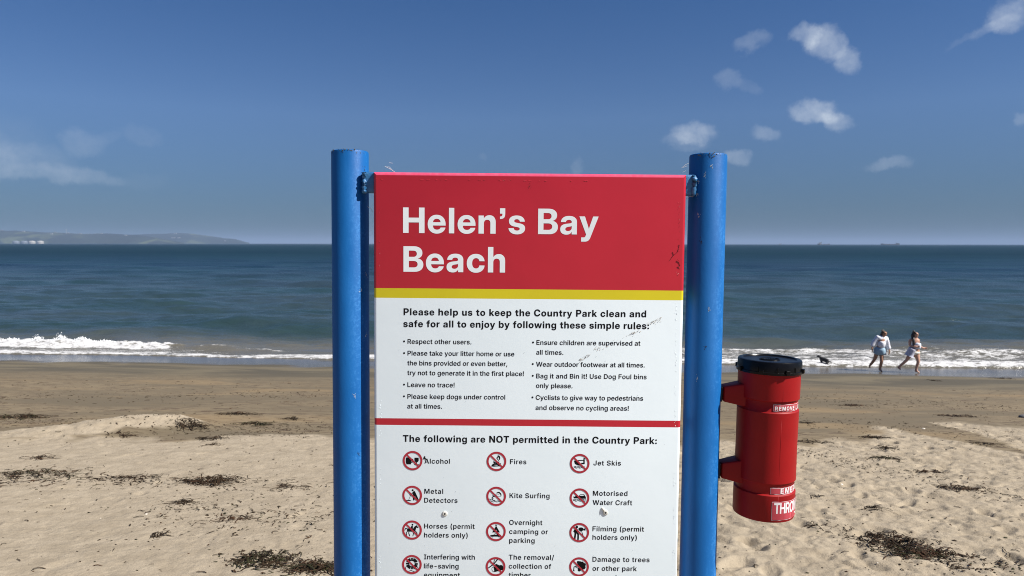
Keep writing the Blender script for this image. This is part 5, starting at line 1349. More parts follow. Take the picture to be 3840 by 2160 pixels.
WEEDS = [
    (60, 1565, 210, 34, 70, 'long brown seaweed drift at the far left edge of the picture, beside the sand mound', .05, (0, 1, 2), 1.2),
    (705, 1596, 125, 22, 34, 'thick black seaweed bar right of the sand mound on the damp sand', .06, (0,), 1.2),
    (694, 1573, 66, 12, 14, 'short black seaweed strip just behind the thick black bar', .03, (0,), 1.0),
    (880, 1553, 140, 16, 34, 'long dark seaweed streak lying farthest back, left of the left post', .05, (0, 0, 1), 1.2),
    (950, 1590, 170, 30, 46, 'scattered dark olive seaweed patch nearer than the long streak', .04, (0, 2), 1.1),
    (1082, 1572, 80, 14, 18, 'small dark seaweed strip on damp sand close to the left post', .04, (0,), 1.0),
    (455, 1630, 100, 16, 22, 'thin seaweed wisp at the foot of the sand mound', .02, (0, 1), .9),
    (775, 1645, 110, 30, 30, 'loose dark seaweed on the edge between damp and dry sand', .03, (0,), .9),
    (800, 1668, 50, 10, 10, 'little seaweed tuft on dry sand below the loose dark patch', .02, (0, 1), .8),
    (150, 1714, 100, 26, 18, 'reddish brown seaweed tuft above the broad tangle on dry sand', .03, (1, 1, 0), .8),
    (130, 1785, 420, 100, 105, 'broad stringy seaweed tangle across the dry sand at the left', .035, (0, 0, 1, 2), .85),
    (500, 1795, 360, 50, 60, 'thin trail of seaweed scraps linking the two tangles at the left', .02, (0, 0, 1), .7),
    (790, 1806, 270, 52, 90, 'dense dark seaweed heap with upright stalks in the dry sand left of the left post', .06, (0, 0, 1), .85),
    (690, 1884, 90, 20, 26, 'small dark seaweed patch below the dense heap', .02, (0,), .7),
    (592, 2007, 40, 16, 12, 'tiny lone black seaweed tuft on clean pale sand', .025, (0,), .6),
    (870, 1945, 150, 40, 24, 'faint brown seaweed traces half buried in the sand left of the left post', .01, (1,), .6),
    (1000, 2098, 280, 84, 90, 'big dark seaweed tangle near the bottom edge left of the left post', .03, (0, 0, 2), .62),
    (1180, 2132, 190, 50, 110, 'brown seaweed tangle at the bottom edge, touching the left post', .03, (0, 1, 2), .6),
    (1090, 1825, 120, 40, 24, 'scraps of dark seaweed on the dry sand close to the left post', .015, (0, 0, 1), .65),
    (3330, 2022, 230, 110, 120, 'large dark seaweed heap below the red container, its left part', .04, (0, 0, 1), .70),
    (3450, 2072, 330, 70, 120, 'long brown flank of the large seaweed heap, its right part', .035, (0, 1, 1, 2), .68),
    (3615, 1833, 170, 34, 54, 'brown seaweed wisps on dry sand at the right', .03, (0, 1), .8),
    (3325, 1681, 70, 20, 22, 'small dark tuft upper of two on the dry sand right of the red container', .03, (0,), .9),
    (3320, 1720, 90, 22, 30, 'olive seaweed curl lower of two on the dry sand right of the red container', .03, (0, 2), .9),
    (3265, 1642, 110, 22, 32, 'dark seaweed cluster on damp sand right of the red container', .03, (0, 0, 1), 1.0),
    (3045, 1657, 110, 18, 24, 'dark seaweed strip touching the right side of the red container', .03, (0,), 1.0),
    (3007, 1587, 46, 12, 12, 'small black seaweed bit beside the red container on damp sand', .03, (0,), 1.0),
    (3281, 1910, 60, 26, 14, 'little dark seaweed tuft above the large heap', .03, (0,), .6),
    (3050, 1862, 70, 22, 12, 'seaweed sprig next to the lower part of the red container', .02, (0,), .6),
    (3048, 1970, 24, 20, 5, 'upright sprig of seaweed below the red container', .04, (0,), .6),
    (3590, 2125, 50, 14, 12, 'little black seaweed tuft near the bottom right edge', .02, (0,), .5),
    (3480, 1770, 130, 22, 22, 'faint dark seaweed line in dry sand left of the brown wisps', .02, (0, 1), .8),
    (3700, 1665, 110, 26, 26, 'loose seaweed scraps near the right edge where sand turns damp', .03, (0, 0, 1), .9),
    (3180, 1520, 150, 16, 30, 'flat dark weed scatter on the damp sand behind the red container', .02, (0, 1), 1.3),
    (3580, 1560, 190, 18, 34, 'flat brown weed scatter on damp sand towards the right edge', .02, (1, 1, 0), 1.3),
    (3495, 1428, 32, 7, 10, 'small black weed on the wet sand under the walker in white shorts', .05, (0,), 1.5),
    (3752, 1420, 50, 8, 16, 'dark weed lump at the edge of the wet sand near the right side', .07, (0,), 1.6),
]
for i, (px, py, wp, hp, n_, lab, lift, mats, size) in enumerate(WEEDS):
    weed(px, py, wp, hp, n_, lab, lift, mats, 31 + i, size, head=(0.15 if py < 1650 else None))
# crumbs of weed strewn over the sand, denser in the drift lines
rs_ = random.Random(77)
mb = MB(); sh = MB()
lines_ = [(on_ground(a, b_), on_ground(c_, d_), s_) for a, b_, c_, d_, s_ in ((0, 1790, 1240, 1830, .38), (0, 1570, 600, 1560, .5), (600, 1590, 1240, 1610, .7), (900, 2090, 1260, 2140, .14), (2760, 1560, 3840, 1640, 1.2), (3000, 1700, 3840, 1860, .8), (3000, 1500, 3840, 1530, 1.4), (3150, 2000, 3840, 2140, .3), (600, 1900, 1240, 1960, .4), (0, 1490, 1250, 1480, 1.0))]
for i in range(9000):
    if rs_.random() < .58:
        a, b_, s_ = rs_.choice(lines_)
        u = rs_.random()
        x, y = a.x + (b_.x - a.x) * u + rs_.gauss(0, .1), a.y + (b_.y - a.y) * u + rs_.gauss(0, s_ * .7)
    else:
        y = 3.2 + 18 * rs_.random() ** 1.4; x = rs_.uniform(-.8, .8) * y
    if y < 2.6 or y > 27: continue
    if y > 13 and rs_.random() < .2: continue
    z = sand_z(x, y)
    r_ = rs_.uniform(.0025, .0100) * (1 + max(y - 8, 0) * .09)
    if rs_.random() < .22:
        frond(mb, rs_, x, y, .006, rs_.uniform(.03, .11) * (1 + max(y - 8, 0) * .06), r_ * .55, .5, None, rs_.choice((0, 0, 1)))
        continue
    an = rs_.uniform(0, 6.28); el_ = rs_.uniform(1, 2.6)
    k = [(x + (math.cos(q) * el_ * math.cos(an) - math.sin(q) * math.sin(an)) * r_ * rs_.uniform(.6, 1.3), y + (math.cos(q) * el_ * math.sin(an) + math.sin(q) * math.cos(an)) * r_ * rs_.uniform(.6, 1.3), z - .001 + r_ * .2) for q in [j * 6.283 / 6 for j in range(6)]]
    mb.add(k + [(x, y, z + r_ * rs_.uniform(.5, 1.1))], [(j, (j + 1) % 6, 6) for j in range(6)], rs_.choice((0, 0, 0, 1, 2)))
tag(mb.build('seaweed_debris', [M_WEED, M_WEEDR, M_WEEDG]), 'dark crumbs and strips of dried weed strewn over the sand', kind='stuff')
M_SHELL = mottled('shell_white', (.72, .68, .60), (.55, .50, .43), 60, .5)
for i in range(60):
    y = 3.5 + 10 * rs_.random(); x = rs_.uniform(-.75, .75) * y
    z = sand_z(x, y); r_ = rs_.uniform(.003, .008)
    sh.add([(x + math.cos(q) * r_ * rs_.uniform(.6, 1.3), y + math.sin(q) * r_, z + .001) for q in [j * 6.283 / 6 for j in range(6)]] + [(x, y, z + r_ * .7)], [(j, (j + 1) % 6, 6) for j in range(6)])
tag(sh.build('shell_fragments', M_SHELL), 'tiny pale shell fragments lying on the sand', kind='stuff')
def pebble(px, py, wpx, label, m, cat, hk=.55, seed=1):
    c = on_ground(px, py); r_ = wpx * c.y / FPX / 2
    rs2 = random.Random(seed)
    bm = bmesh.new(); bmesh.ops.create_icosphere(bm, subdivisions=3, radius=1)
    o3 = [Vector((rs2.gauss(0, 1), rs2.gauss(0, 1), rs2.gauss(0, 1))).normalized() for _ in range(7)]
    for v in bm.verts:
        n = v.co.normalized()
        s_ = 1 + sum(.09 * max(n.dot(q), 0) ** 3 - .05 * max(n.dot(q), 0) ** 8 for q in o3)
        v.co = Vector((n.x * s_ * r_, n.y * s_ * r_ * .8, n.z * s_ * r_ * hk))
    for f in bm.faces: f.smooth = True
    me = bpy.data.meshes.new(cat); bm.to_mesh(me); bm.free(); me.materials.append(m)
    o = link(cat, me); o.location = (c.x, c.y, sand_z(c.x, c.y) + r_ * hk * .45)
    o.rotation_euler = (0, .12, rs2.uniform(0, 3))
    tag(o, label, cat)
M_STONE = mottled('stone_grey', (.10, .10, .11), (.06, .06, .065), 14, .8, bump=.4, bdist=.01)
pebble(3836, 1566, 30, 'rounded dark grey stone on the damp sand at the right edge', M_STONE, 'stone')
pebble(3154, 1814, 15, 'white shell half sunk in dry sand right of the red container', M_SHELL, 'shell', .4, 4)
pebble(3463, 1608, 12, 'white shell lying where the damp and dry sand meet at the right', M_SHELL, 'shell', .4, 6)
pebble(549, 1925, 9, 'white shell on the pale sand at the left, above the lone black tuft', M_SHELL, 'shell', .5, 8)

# ------------------------------------------------------------------ people and dog: skinned skeletons
GROW = {'top': 1.36, 'shirt': 1.25, 'shorts': 1.28, 'tied_shirt': 1.3, 'hair': 1.25, 'shirt_tail': 1.4}
def skin(name, m, joints, edges, parent, root, sub=2, mats=None):
    """one continuous surface grown over a skeleton; joints: name -> (x, y, z, rx[, ry])"""
    names = list(joints)
    me = bpy.data.meshes.new(name + '_skeleton')
    me.from_pydata([joints[k][:3] for k in names], [(names.index(a), names.index(b_)) for a, b_ in edges], [])
    o = bpy.data.objects.new(name, me); COL.objects.link(o)
    o.modifiers.new('Skin', 'SKIN')
    if not me.skin_vertices: me.skin_vertices.new()
    for i, k in enumerate(names):
        sv = me.skin_vertices[0].data[i]
        j = joints[k]
        gz = GROW.get(name, 1.10)
        sv.radius = (j[3] * gz, (j[4] if len(j) > 4 else j[3]) * gz)
        sv.use_root = (k == root)
    s_ = o.modifiers.new('Sub', 'SUBSURF'); s_.levels = sub; s_.render_levels = sub
    dg = bpy.context.evaluated_depsgraph_get()
    ev = o.evaluated_get(dg)
    nm = bpy.data.meshes.new_from_object(ev)
    bpy.data.objects.remove(o)
    bpy.data.meshes.remove(me)
    nm.name = name
    nm.materials.clear()
    for q in (mats or [m]): nm.materials.append(q)
    for p in nm.polygons: p.use_smooth = True; p.material_index = 0
    return link(name, nm, parent)
def ellipsoid(mb, c, r_, n=14, mi=0):
    vs, fs = [], []
    for j in range(1, n):
        for i in range(2 * n):
            a, b_ = math.pi * j / n, math.pi * i / n
            vs.append((c[0] + r_[0] * math.sin(a) * math.cos(b_), c[1] + r_[1] * math.sin(a) * math.sin(b_), c[2] + r_[2] * math.cos(a)))
    m2 = 2 * n
    for j in range(n - 2):
        for i in range(m2): fs.append((j * m2 + i, j * m2 + (i + 1) % m2, (j + 1) * m2 + (i + 1) % m2, (j + 1) * m2 + i))
    vs += [(c[0], c[1], c[2] + r_[2]), (c[0], c[1], c[2] - r_[2])]
    t0 = len(vs) - 2
    for i in range(m2):
        fs.append((t0, i, (i + 1) % m2)); fs.append((t0 + 1, (n - 2) * m2 + (i + 1) % m2, (n - 2) * m2 + i))
    mb.add(vs, fs, mi)
def join_into(o, mb, mats):
    """append extra features (eyes, nose) to a body so that it stays one mesh"""
    bm = bmesh.new(); bm.from_mesh(o.data)
    vs = [bm.verts.new(v) for v in mb.v]
    for f, mi in zip(mb.f, mb.mi):
        q = bm.faces.new([vs[i] for i in f]); q.material_index = mi; q.smooth = True
    bm.to_mesh(o.data); bm.free()
    for m in mats: o.data.materials.append(m)
M_SKIN1 = mottled('skin_tanned', (.36, .19, .115), (.31, .155, .09), 12, .55)
M_SKIN2 = mottled('skin_fair', (.50, .29, .21), (.45, .25, .175), 12, .55)
M_HAIRB = mottled('hair_brown', (.040, .022, .011), (.022, .012, .006), 40, .5)
M_HAIRK = mottled('hair_black', (.010, .007, .006), (.018, .012, .010), 40, .45)
M_SHIRT = mottled('white_cotton', (.74, .74, .78), (.62, .63, .70), 14, .85, .2, bump=.5, bscale=22, bdist=.02)
M_DENIM = mottled('pale_denim', (.30, .42, .52), (.22, .33, .43), 30, .9, .2, bump=.4, bdist=.006)
M_CREAM = mottled('cream_cotton', (.80, .76, .66), (.72, .68, .58), 20, .9, .2, bump=.4, bdist=.006)
M_BLUEW = mottled('blue_white_print', (.48, .56, .72), (.72, .76, .82), 26, .85, .2)
M_GREYS = mottled('grey_violet_cotton', (.50, .50, .58), (.40, .41, .50), 16, .9, .2)
M_EYE = mat('eye_dark', (.01, .01, .01), .3)
M_LIP = mat('lip', (.30, .09, .07), .5)

def hand(J, E, w_, tag_, d, side, r_=1.0):
    """palm, four unequal bent fingers and a thumb leaving the side of the palm, hanging from wrist w_ along d"""
    W = Vector(J[w_][:3]); d = Vector(d).normalized()
    s_ = Vector(side).normalized(); s_ = (s_ - d * s_.dot(d)).normalized()
    nrm = d.cross(s_)
    def P(n, v, r): J[n] = (*v, r)
    P(tag_ + 'p', W + d * .055, .026); E.append((w_, tag_ + 'p'))
    for i, (off, ln) in enumerate(((-.030, .066), (-.010, .074), (.010, .070), (.029, .055))):
        a = W + d * .092 + s_ * off
        P(f'{tag_}a{i}', a, .0095)
        P(f'{tag_}b{i}', a + d * ln * .55 + nrm * .010, .0085)
        P(f'{tag_}c{i}', a + d * ln * .95 + nrm * .032, .0070)
        E += [(tag_ + 'p', f'{tag_}a{i}'), (f'{tag_}a{i}', f'{tag_}b{i}'), (f'{tag_}b{i}', f'{tag_}c{i}')]
    P(tag_ + 't0', W + d * .050 - s_ * .036, .0105)
    P(tag_ + 't1', W + d * .080 - s_ * .052 + nrm * .012, .009)
    E += [(tag_ + 'p', tag_ + 't0'), (tag_ + 't0', tag_ + 't1')]

def face(body, c, yaw, skin_m):
    """eyes, brows' shade line, nose, lips and ears set into a head whose centre is c, looking along yaw"""
    mb = MB()
    f = Vector((math.sin(yaw), -math.cos(yaw), 0)); s_ = Vector((math.cos(yaw), math.sin(yaw), 0)); u = Vector((0, 0, 1))
    at = lambda a, b_, h: c + f * a + s_ * b_ + u * h
    for q in (-1, 1):
        ellipsoid(mb, at(.083, .031 * q, .004), (.013, .010, .008), 6, 1)
        ellipsoid(mb, at(.0, .078 * q, -.005), (.014, .014, .028), 6, 0)
    mb.tube([at(.088, 0, .010), at(.104, 0, -.022), at(.096, 0, -.034)], [.007, .013, .009], 8)
    mb.tube([at(.082, -.022, -.060), at(.090, 0, -.058), at(.082, .022, -.060)], [.004, .008, .004], 6, 1, 2)
    join_into(body, mb, [M_EYE, M_LIP])

def person(foot_px, zoom, label):
    """frame for a figure whose joints are read in the close-up's pixels"""
    g = on_ground(*foot_px)
    k = g.y / FPX / zoom
    root = empty('person', (g.x, g.y, sand_z(g.x, g.y)))
    tag(root, label, 'person', 'people walking along the water')
    return root, k, g

# --- walker in the open white shirt
root, k, g = person((3300, 1392.5), 6.9, 'person in open white shirt and pale denim shorts walking at the water edge, looking down')
fx, fy = 690, 1262
def J1(x, y, dep, r_, r2=None): return ((x - fx) * k, dep, (fy - y) * k, r_, r2 or r_)
J = {
 'pel': J1(660, 720, .02, .150, .115), 'bel': J1(672, 610, .01, .140, .105), 'che': J1(705, 470, 0, .150, .108), 'ut': J1(715, 400, .0, .088, .066),
 'nec': J1(735, 345, -.01, .052), 'hd0': J1(752, 305, -.03, .070, .078), 'hd1': J1(768, 250, -.03, .080, .092), 'hd2': J1(770, 215, -.02, .055, .062),
 'sl': J1(612, 384, .02, .050), 'el': J1(500, 545, .05, .042), 'wl': J1(462, 655, .0, .028),
 'sr': J1(815, 404, 0, .050), 'er': J1(885, 575, .05, .042), 'wr': J1(918, 720, .0, .028),
 'hl': J1(612, 770, .05, .092), 'kl': J1(578, 965, .12, .060), 'cl': J1(560, 1040, .22, .056), 'al': J1(528, 1165, .36, .036), 'tl': J1(520, 1205, .28, .030, .022), 
 'hr': J1(712, 770, 0, .094), 'kr': J1(692, 985, -.10, .060), 'cr': J1(690, 1060, -.06, .058), 'ar': J1(682, 1205, .0, .037), 'hee': J1(682, 1240, .03, .030), 'tr': J1(690, 1250, -.16, .034, .020),
}
E = [('pel', 'bel'), ('bel', 'che'), ('che', 'ut'), ('ut', 'nec'), ('nec', 'hd0'), ('hd0', 'hd1'), ('hd1', 'hd2'), ('ut', 'sl'), ('sl', 'el'), ('el', 'wl'), ('ut', 'sr'), ('sr', 'er'), ('er', 'wr'),
     ('pel', 'hl'), ('hl', 'kl'), ('kl', 'cl'), ('cl', 'al'), ('al', 'tl'), ('pel', 'hr'), ('hr', 'kr'), ('kr', 'cr'), ('cr', 'ar'), ('ar', 'hee'), ('ar', 'tr')]
hand(J, E, 'wl', 'L', (.12, 0, -1), (0, 1, 0)); hand(J, E, 'wr', 'R', (-.02, -.05, -1), (0, -1, 0))
body = skin('body', M_SKIN1, J, E, root, 'pel')
face(body, Vector(J['hd1'][:3]) + Vector((0, -.004, -.01)), .35, M_SKIN1)
top = skin('top', M_SHIRT, {'a': J1(676, 672, 0, .145, .116), 'b': J1(705, 500, -.01, .158, .122), 'c': J1(712, 452, -.01, .135, .105)}, [('a', 'b'), ('b', 'c')], root, 'a')
sh_ = {'b': J1(672, 640, .06, .165, .080), 'c': J1(690, 500, .07, .165, .080), 'u': J1(712, 385, .04, .120, .072), 'sl': J1(606, 370, .03, .086), 'm1': J1(545, 470, .045, .080), 'el': J1(496, 555, .05, .075), 'wl': J1(458, 628, .02, .060),
       'sr': J1(822, 396, .01, .084), 'm2': J1(858, 490, .03, .078), 'er': J1(888, 590, .05, .072), 'wr': J1(925, 690, .01, .062)}
skin('shirt', M_SHIRT, sh_, [('b', 'c'), ('c', 'u'), ('u', 'sl'), ('sl', 'm1'), ('m1', 'el'), ('el', 'wl'), ('u', 'sr'), ('sr', 'm2'), ('m2', 'er'), ('er', 'wr')], root, 'b')
skin('shirt_tail', M_SHIRT, {'a': J1(838, 540, .10, .045, .02), 'b': J1(850, 700, .12, .055, .02), 'c': J1(842, 855, .11, .045, .015)}, [('a', 'b'), ('b', 'c')], root, 'a')
skin('shorts', M_DENIM, {'w': J1(668, 588, .01, .158, .122), 'p': J1(662, 720, .02, .185, .138), 'l': J1(612, 782, .05, .125, .118), 'l2': J1(598, 832, .06, .120, .115), 'r': J1(722, 782, 0, .125, .118), 'r2': J1(728, 840, -.02, .118, .112)},
     [('w', 'p'), ('p', 'l'), ('l', 'l2'), ('p', 'r'), ('r', 'r2')], root, 'p')
hr_ = {'t': J1(764, 215, .0, .076, .088), 'm': J1(742, 262, .035, .080, .080), 'n': J1(722, 330, .045, .065, .05), 'f': J1(705, 400, .0, .042, .032), 'e': J1(702, 440, -.05, .022)}
skin('hair', M_HAIRB, hr_, [('t', 'm'), ('m', 'n'), ('n', 'f'), ('f', 'e')], root, 'm')

# --- walker with the dark plait
root, k, g = person((3440, 1398), 6.9, 'person with long dark hair, blue patterned top and cream shorts striding along the water edge')
fx, fy = 1650, 1312
J = {
 'pel': J1(1545, 755, .02, .138, .112), 'bel': J1(1590, 640, .0, .120, .100), 'che': J1(1570, 520, 0, .130, .100), 'ut': J1(1545, 440, .0, .095, .075),
 'nec': J1(1560, 385, -.01, .050), 'hd0': J1(1572, 345, -.03, .068, .076), 'hd1': J1(1565, 285, -.02, .080, .092), 'hd2': J1(1562, 248, -.01, .055, .062),
 'sl': J1(1440, 455, .05, .060), 'el': J1(1425, 600, .0, .044), 'wl': J1(1520, 606, -.15, .028),
 'sr': J1(1640, 455, 0, .058), 'er': J1(1690, 600, .10, .040), 'wr': J1(1775, 655, .02, .026),
 'hl': J1(1462, 830, .06, .092), 'kl': J1(1400, 985, .10, .060), 'cl': J1(1350, 1060, .16, .056), 'al': J1(1258, 1195, .28, .036), 'tl': J1(1292, 1258, .20, .030, .022), 'heel': J1(1235, 1225, .30, .03),
 'hr': J1(1625, 830, 0, .096), 'kr': J1(1638, 1010, -.08, .060), 'cr': J1(1630, 1090, -.04, .056), 'ar': J1(1606, 1250, .0, .036), 'hee': J1(1596, 1288, .02, .030), 'tr': J1(1680, 1302, -.08, .032, .020),
}
hand(J, E2 := [], 'wl', 'L', (1, -.2, .05), (0, 0, 1)); hand(J, E2, 'wr', 'R', (.9, -.1, -.1), (0, 0, 1))
E = [('pel', 'bel'), ('bel', 'che'), ('che', 'ut'), ('ut', 'nec'), ('nec', 'hd0'), ('hd0', 'hd1'), ('hd1', 'hd2'), ('ut', 'sl'), ('sl', 'el'), ('el', 'wl'), ('ut', 'sr'), ('sr', 'er'), ('er', 'wr'),
     ('pel', 'hl'), ('hl', 'kl'), ('kl', 'cl'), ('cl', 'al'), ('al', 'heel'), ('al', 'tl'), ('pel', 'hr'), ('hr', 'kr'), ('kr', 'cr'), ('cr', 'ar'), ('ar', 'hee'), ('ar', 'tr')] + E2
body = skin('body', M_SKIN2, J, E, root, 'pel')
face(body, Vector(J['hd1'][:3]) + Vector((.002, -.004, -.012)), .45, M_SKIN2)
skin('top', M_BLUEW, {'a': J1(1600, 690, 0, .130, .112), 'b': J1(1594, 610, -.01, .130, .112), 'c': J1(1590, 535, -.02, .138, .112), 'd': J1(1598, 505, -.02, .110, .09)}, [('a', 'b'), ('b', 'c'), ('c', 'd')], root, 'a')
skin('shorts', M_CREAM, {'w': J1(1570, 690, .01, .132, .118), 'p': J1(1560, 765, .02, .160, .130), 'r': J1(1632, 790, 0, .120, .115), 'r2': J1(1636, 828, -.01, .116, .112), 'l': J1(1480, 800, .06, .122, .115), 'l2': J1(1458, 850, .07, .118, .112)},
     [('w', 'p'), ('p', 'r'), ('r', 'r2'), ('p', 'l'), ('l', 'l2')], root, 'p')
skin('tied_shirt', M_GREYS, {'a': J1(1500, 660, -.03, .105, .112), 'b': J1(1468, 760, .02, .130, .125), 'c': J1(1440, 848, .05, .120, .118)}, [('a', 'b'), ('b', 'c')], root, 'b')
skin('hair', M_HAIRK, {'t': J1(1556, 246, .01, .078, .088), 'm': J1(1528, 290, .04, .078, .08), 'n': J1(1502, 370, .02, .055, .05), 'f': J1(1490, 450, -.08, .040), 'g': J1(1488, 530, -.12, .034), 'e': J1(1490, 590, -.12, .016)},
     [('t', 'm'), ('m', 'n'), ('n', 'f'), ('f', 'g'), ('g', 'e')], root, 'm')

# --- black dog trotting out of the wash, head towards the sea
gd = on_ground(3090, 1371)
k = gd.y / FPX / 20.7
M_FUR = mottled('black_fur', (.010, .010, .011), (.020, .018, .018), 30, .6, bump=.5, bscale=60, bdist=.01)
M_FURT = mottled('tan_fur', (.11, .08, .05), (.06, .045, .03), 30, .8)
dog = empty('dog', (gd.x, gd.y, sand_z(gd.x, gd.y)), (0, 0, R(-52)))
tag(dog, 'small black dog in the white wash left of the two walkers', 'dog')
Jd = {
 'hip': (.20, .05, .30, .085, .100), 'lum': (.07, .0, .34, .090, .105), 'rib': (-.10, 0, .37, .115, .130), 'wit': (-.20, 0, .42, .085, .100), 'nk': (-.27, -.01, .49, .060), 'hd': (-.34, -.01, .53, .068, .062), 'mz': (-.42, -.02, .505, .036), 'nz': (-.47, -.02, .495, .022),
 'e1': (-.31, .045, .575, .020), 'e1b': (-.30, .065, .535, .012), 'e2': (-.31, -.06, .575, .020), 'e2b': (-.30, -.085, .535, .012),
 'tb': (.29, .05, .31, .026), 'tm': (.37, .06, .27, .022), 'te': (.44, .06, .21, .010),
 'sh1': (-.19, .07, .30, .048), 'eb1': (-.16, .08, .19, .032), 'wr1': (-.20, .08, .09, .022), 'pw1': (-.23, .08, .015, .024),
 'sh2': (-.19, -.07, .30, .048), 'eb2': (-.13, -.08, .20, .032), 'wr2': (-.11, -.08, .10, .022), 'pw2': (-.15, -.08, .02, .024),
 'th1': (.19, .10, .23, .062), 'kn1': (.13, .11, .16, .036), 'hk1': (.24, .11, .11, .022), 'pa1': (.21, .11, .015, .024),
 'th2': (.20, -.03, .23, .062), 'kn2': (.16, -.04, .15, .036), 'hk2': (.29, -.04, .12, .022), 'pa2': (.28, -.04, .015, .024),
}
Ed = [('hip', 'lum'), ('lum', 'rib'), ('rib', 'wit'), ('wit', 'nk'), ('nk', 'hd'), ('hd', 'mz'), ('mz', 'nz'), ('hd', 'e1'), ('e1', 'e1b'), ('hd', 'e2'), ('e2', 'e2b'), ('hip', 'tb'), ('tb', 'tm'), ('tm', 'te'),
      ('rib', 'sh1'), ('sh1', 'eb1'), ('eb1', 'wr1'), ('wr1', 'pw1'), ('rib', 'sh2'), ('sh2', 'eb2'), ('eb2', 'wr2'), ('wr2', 'pw2'), ('hip', 'th1'), ('th1', 'kn1'), ('kn1', 'hk1'), ('hk1', 'pa1'), ('hip', 'th2'), ('th2', 'kn2'), ('kn2', 'hk2'), ('hk2', 'pa2')]
sd = 46 * k * 20.7 / 1.0 / .95       # length seen in the photo, metres
sc_ = (28 * 1.15 * gd.y / FPX) / .50
dog.scale = (sc_ * 1.0, sc_ * 1.0, sc_ * 1.0)
skin('body', M_FUR, Jd, Ed, dog, 'lum')

# ------------------------------------------------------------------ the far shore and the ships
def far(px, py, dist):
    d = ray(px, py); return CAM + d * (dist / d.y)
M_HILL = mat('hill_fields', (.05, .07, .04), 1, .1)
t = NT(M_HILL.node_tree); P = M_HILL.node_tree.nodes['Principled BSDF']
pos = t.n('ShaderNodeNewGeometry').outputs['Position']
vo = t.n('ShaderNodeTexVoronoi'); vo.inputs['Scale'].default_value = .0042
t.l(t.scalev(pos, (1, .55, 2.0)), vo.inputs['Vector'])
sepc = t.n('ShaderNodeSeparateColor'); t.l(vo.outputs['Color'], sepc.inputs[0])
woods = t.smooth(t.noise(pos, .004, 5, .6), .40, .56)
fld = t.mix(t.smooth(sepc.outputs[0], .3, .95), (.020, .029, .022), (.075, .09, .045))
t.l(t.mix(woods, fld, (.012, .018, .014)), P.inputs['Base Color'])
def ridge(name, prof, dist, depth, seed, label):
    """a long hill: profile of (photo px, photo row of the skyline), rising from the water"""
    xs = np.array([p[0] for p in prof]); ys = np.array([p[1] for p in prof])
    n, m_ = 420, 26
    px = np.linspace(xs[0], xs[-1], n)
    top = np.array([max(far(a, float(np.interp(a, xs, ys)), dist + depth * .5).z, .2) for a in px])
    wx = np.array([far(a, 911, dist).x for a in px]) / dist
    Yh = np.linspace(dist, dist + depth, m_)[:, None] + 0 * px[None, :]
    Xh = wx[None, :] * Yh
    f = np.sin(np.linspace(0, 1, m_) ** .75 * math.pi)[:, None] ** .8
    bumps = 1 + .14 * fbm(Xh / 160, Yh / 160, seed, 4)
    trees = 9 * np.maximum(fbm(Xh / 28, Yh / 28, seed + 3, 3) + .06, 0) * f
    Zh = np.maximum(top[None, :] * f * bumps + trees - 1.0, -2)
    me = pymesh(name, Xh, Yh, Zh); me.materials.append(M_HILL)
    tag(link(name, me), kind='structure')
    return Xh, Yh, Zh
H1 = ridge('hills', [(-500, 852), (-200, 858), (0, 865), (45, 866), (112, 869), (170, 873), (240, 875), (320, 878), (400, 877), (450, 879), (540, 884), (600, 893), (660, 905), (690, 911)], 6500, 1500, 91, 'near')
H2 = ridge('headland', [(380, 905), (430, 886), (520, 880), (600, 877), (640, 875), (690, 876), (730, 879), (790, 886), (840, 894), (885, 897), (915, 906), (935, 911)], 8600, 1400, 95, 'far')
M_TANK = mottled('tank_cream', (.42, .40, .35), (.36, .34, .30), .05, .6)
M_TANKG = mottled('tank_grey', (.16, .18, .20), (.14, .16, .18), .05, .6)
M_HW = mat('house_white', (.30, .30, .31), .8); M_HR = mat('slate_roof', (.10, .10, .11), .8); M_GLS = mat('window_dark', (.03, .035, .04), .2)
for px, m, lab in ((60, M_TANKG, 'grey domed storage tank, leftmost of four on the far shore'), (91, M_TANKG, 'grey domed storage tank, second from the left on the far shore'),
                   (120, M_TANK, 'cream domed storage tank, third from the left on the far shore'), (151, M_TANK, 'cream domed storage tank, rightmost of four on the far shore')):
    p = far(px, 908, 6470)
    s_ = 6470 / FPX
    r_ = 11.5 * s_
    mb = MB()
    hh = 8.5 * s_ * 1.25
    mb.lathe([(r_, -1), (r_, hh * .55), (r_ * .93, hh * .74), (r_ * .72, hh * .90), (r_ * .4, hh * .98), (.5, hh)], 40)
    tank = sharp(mb.build('storage_tank', m), 30)
    tank.location = (p.x, p.y, .6)
    tag(tank, lab, 'storage tank', 'storage tanks on the far shore')
    mb = MB(); mb.lathe([(r_ + .2, hh * .53), (r_ + .9, hh * .53), (r_ + .9, hh * .57), (r_ + .2, hh * .57)], 40, cap0=False, cap1=False)
    mb.build('rim', m, tank)
def hill_at(px, dist_frac, Hs):
    Xh, Yh, Zh = Hs
    j = int(dist_frac * (Xh.shape[0] - 1))
    w_ = far(px, 911, 1.0).x
    i = int(np.argmin(np.abs(Xh[j] / Yh[j] - w_)))
    return float(Xh[j, i]), float(Yh[j, i]), float(Zh[j, i])
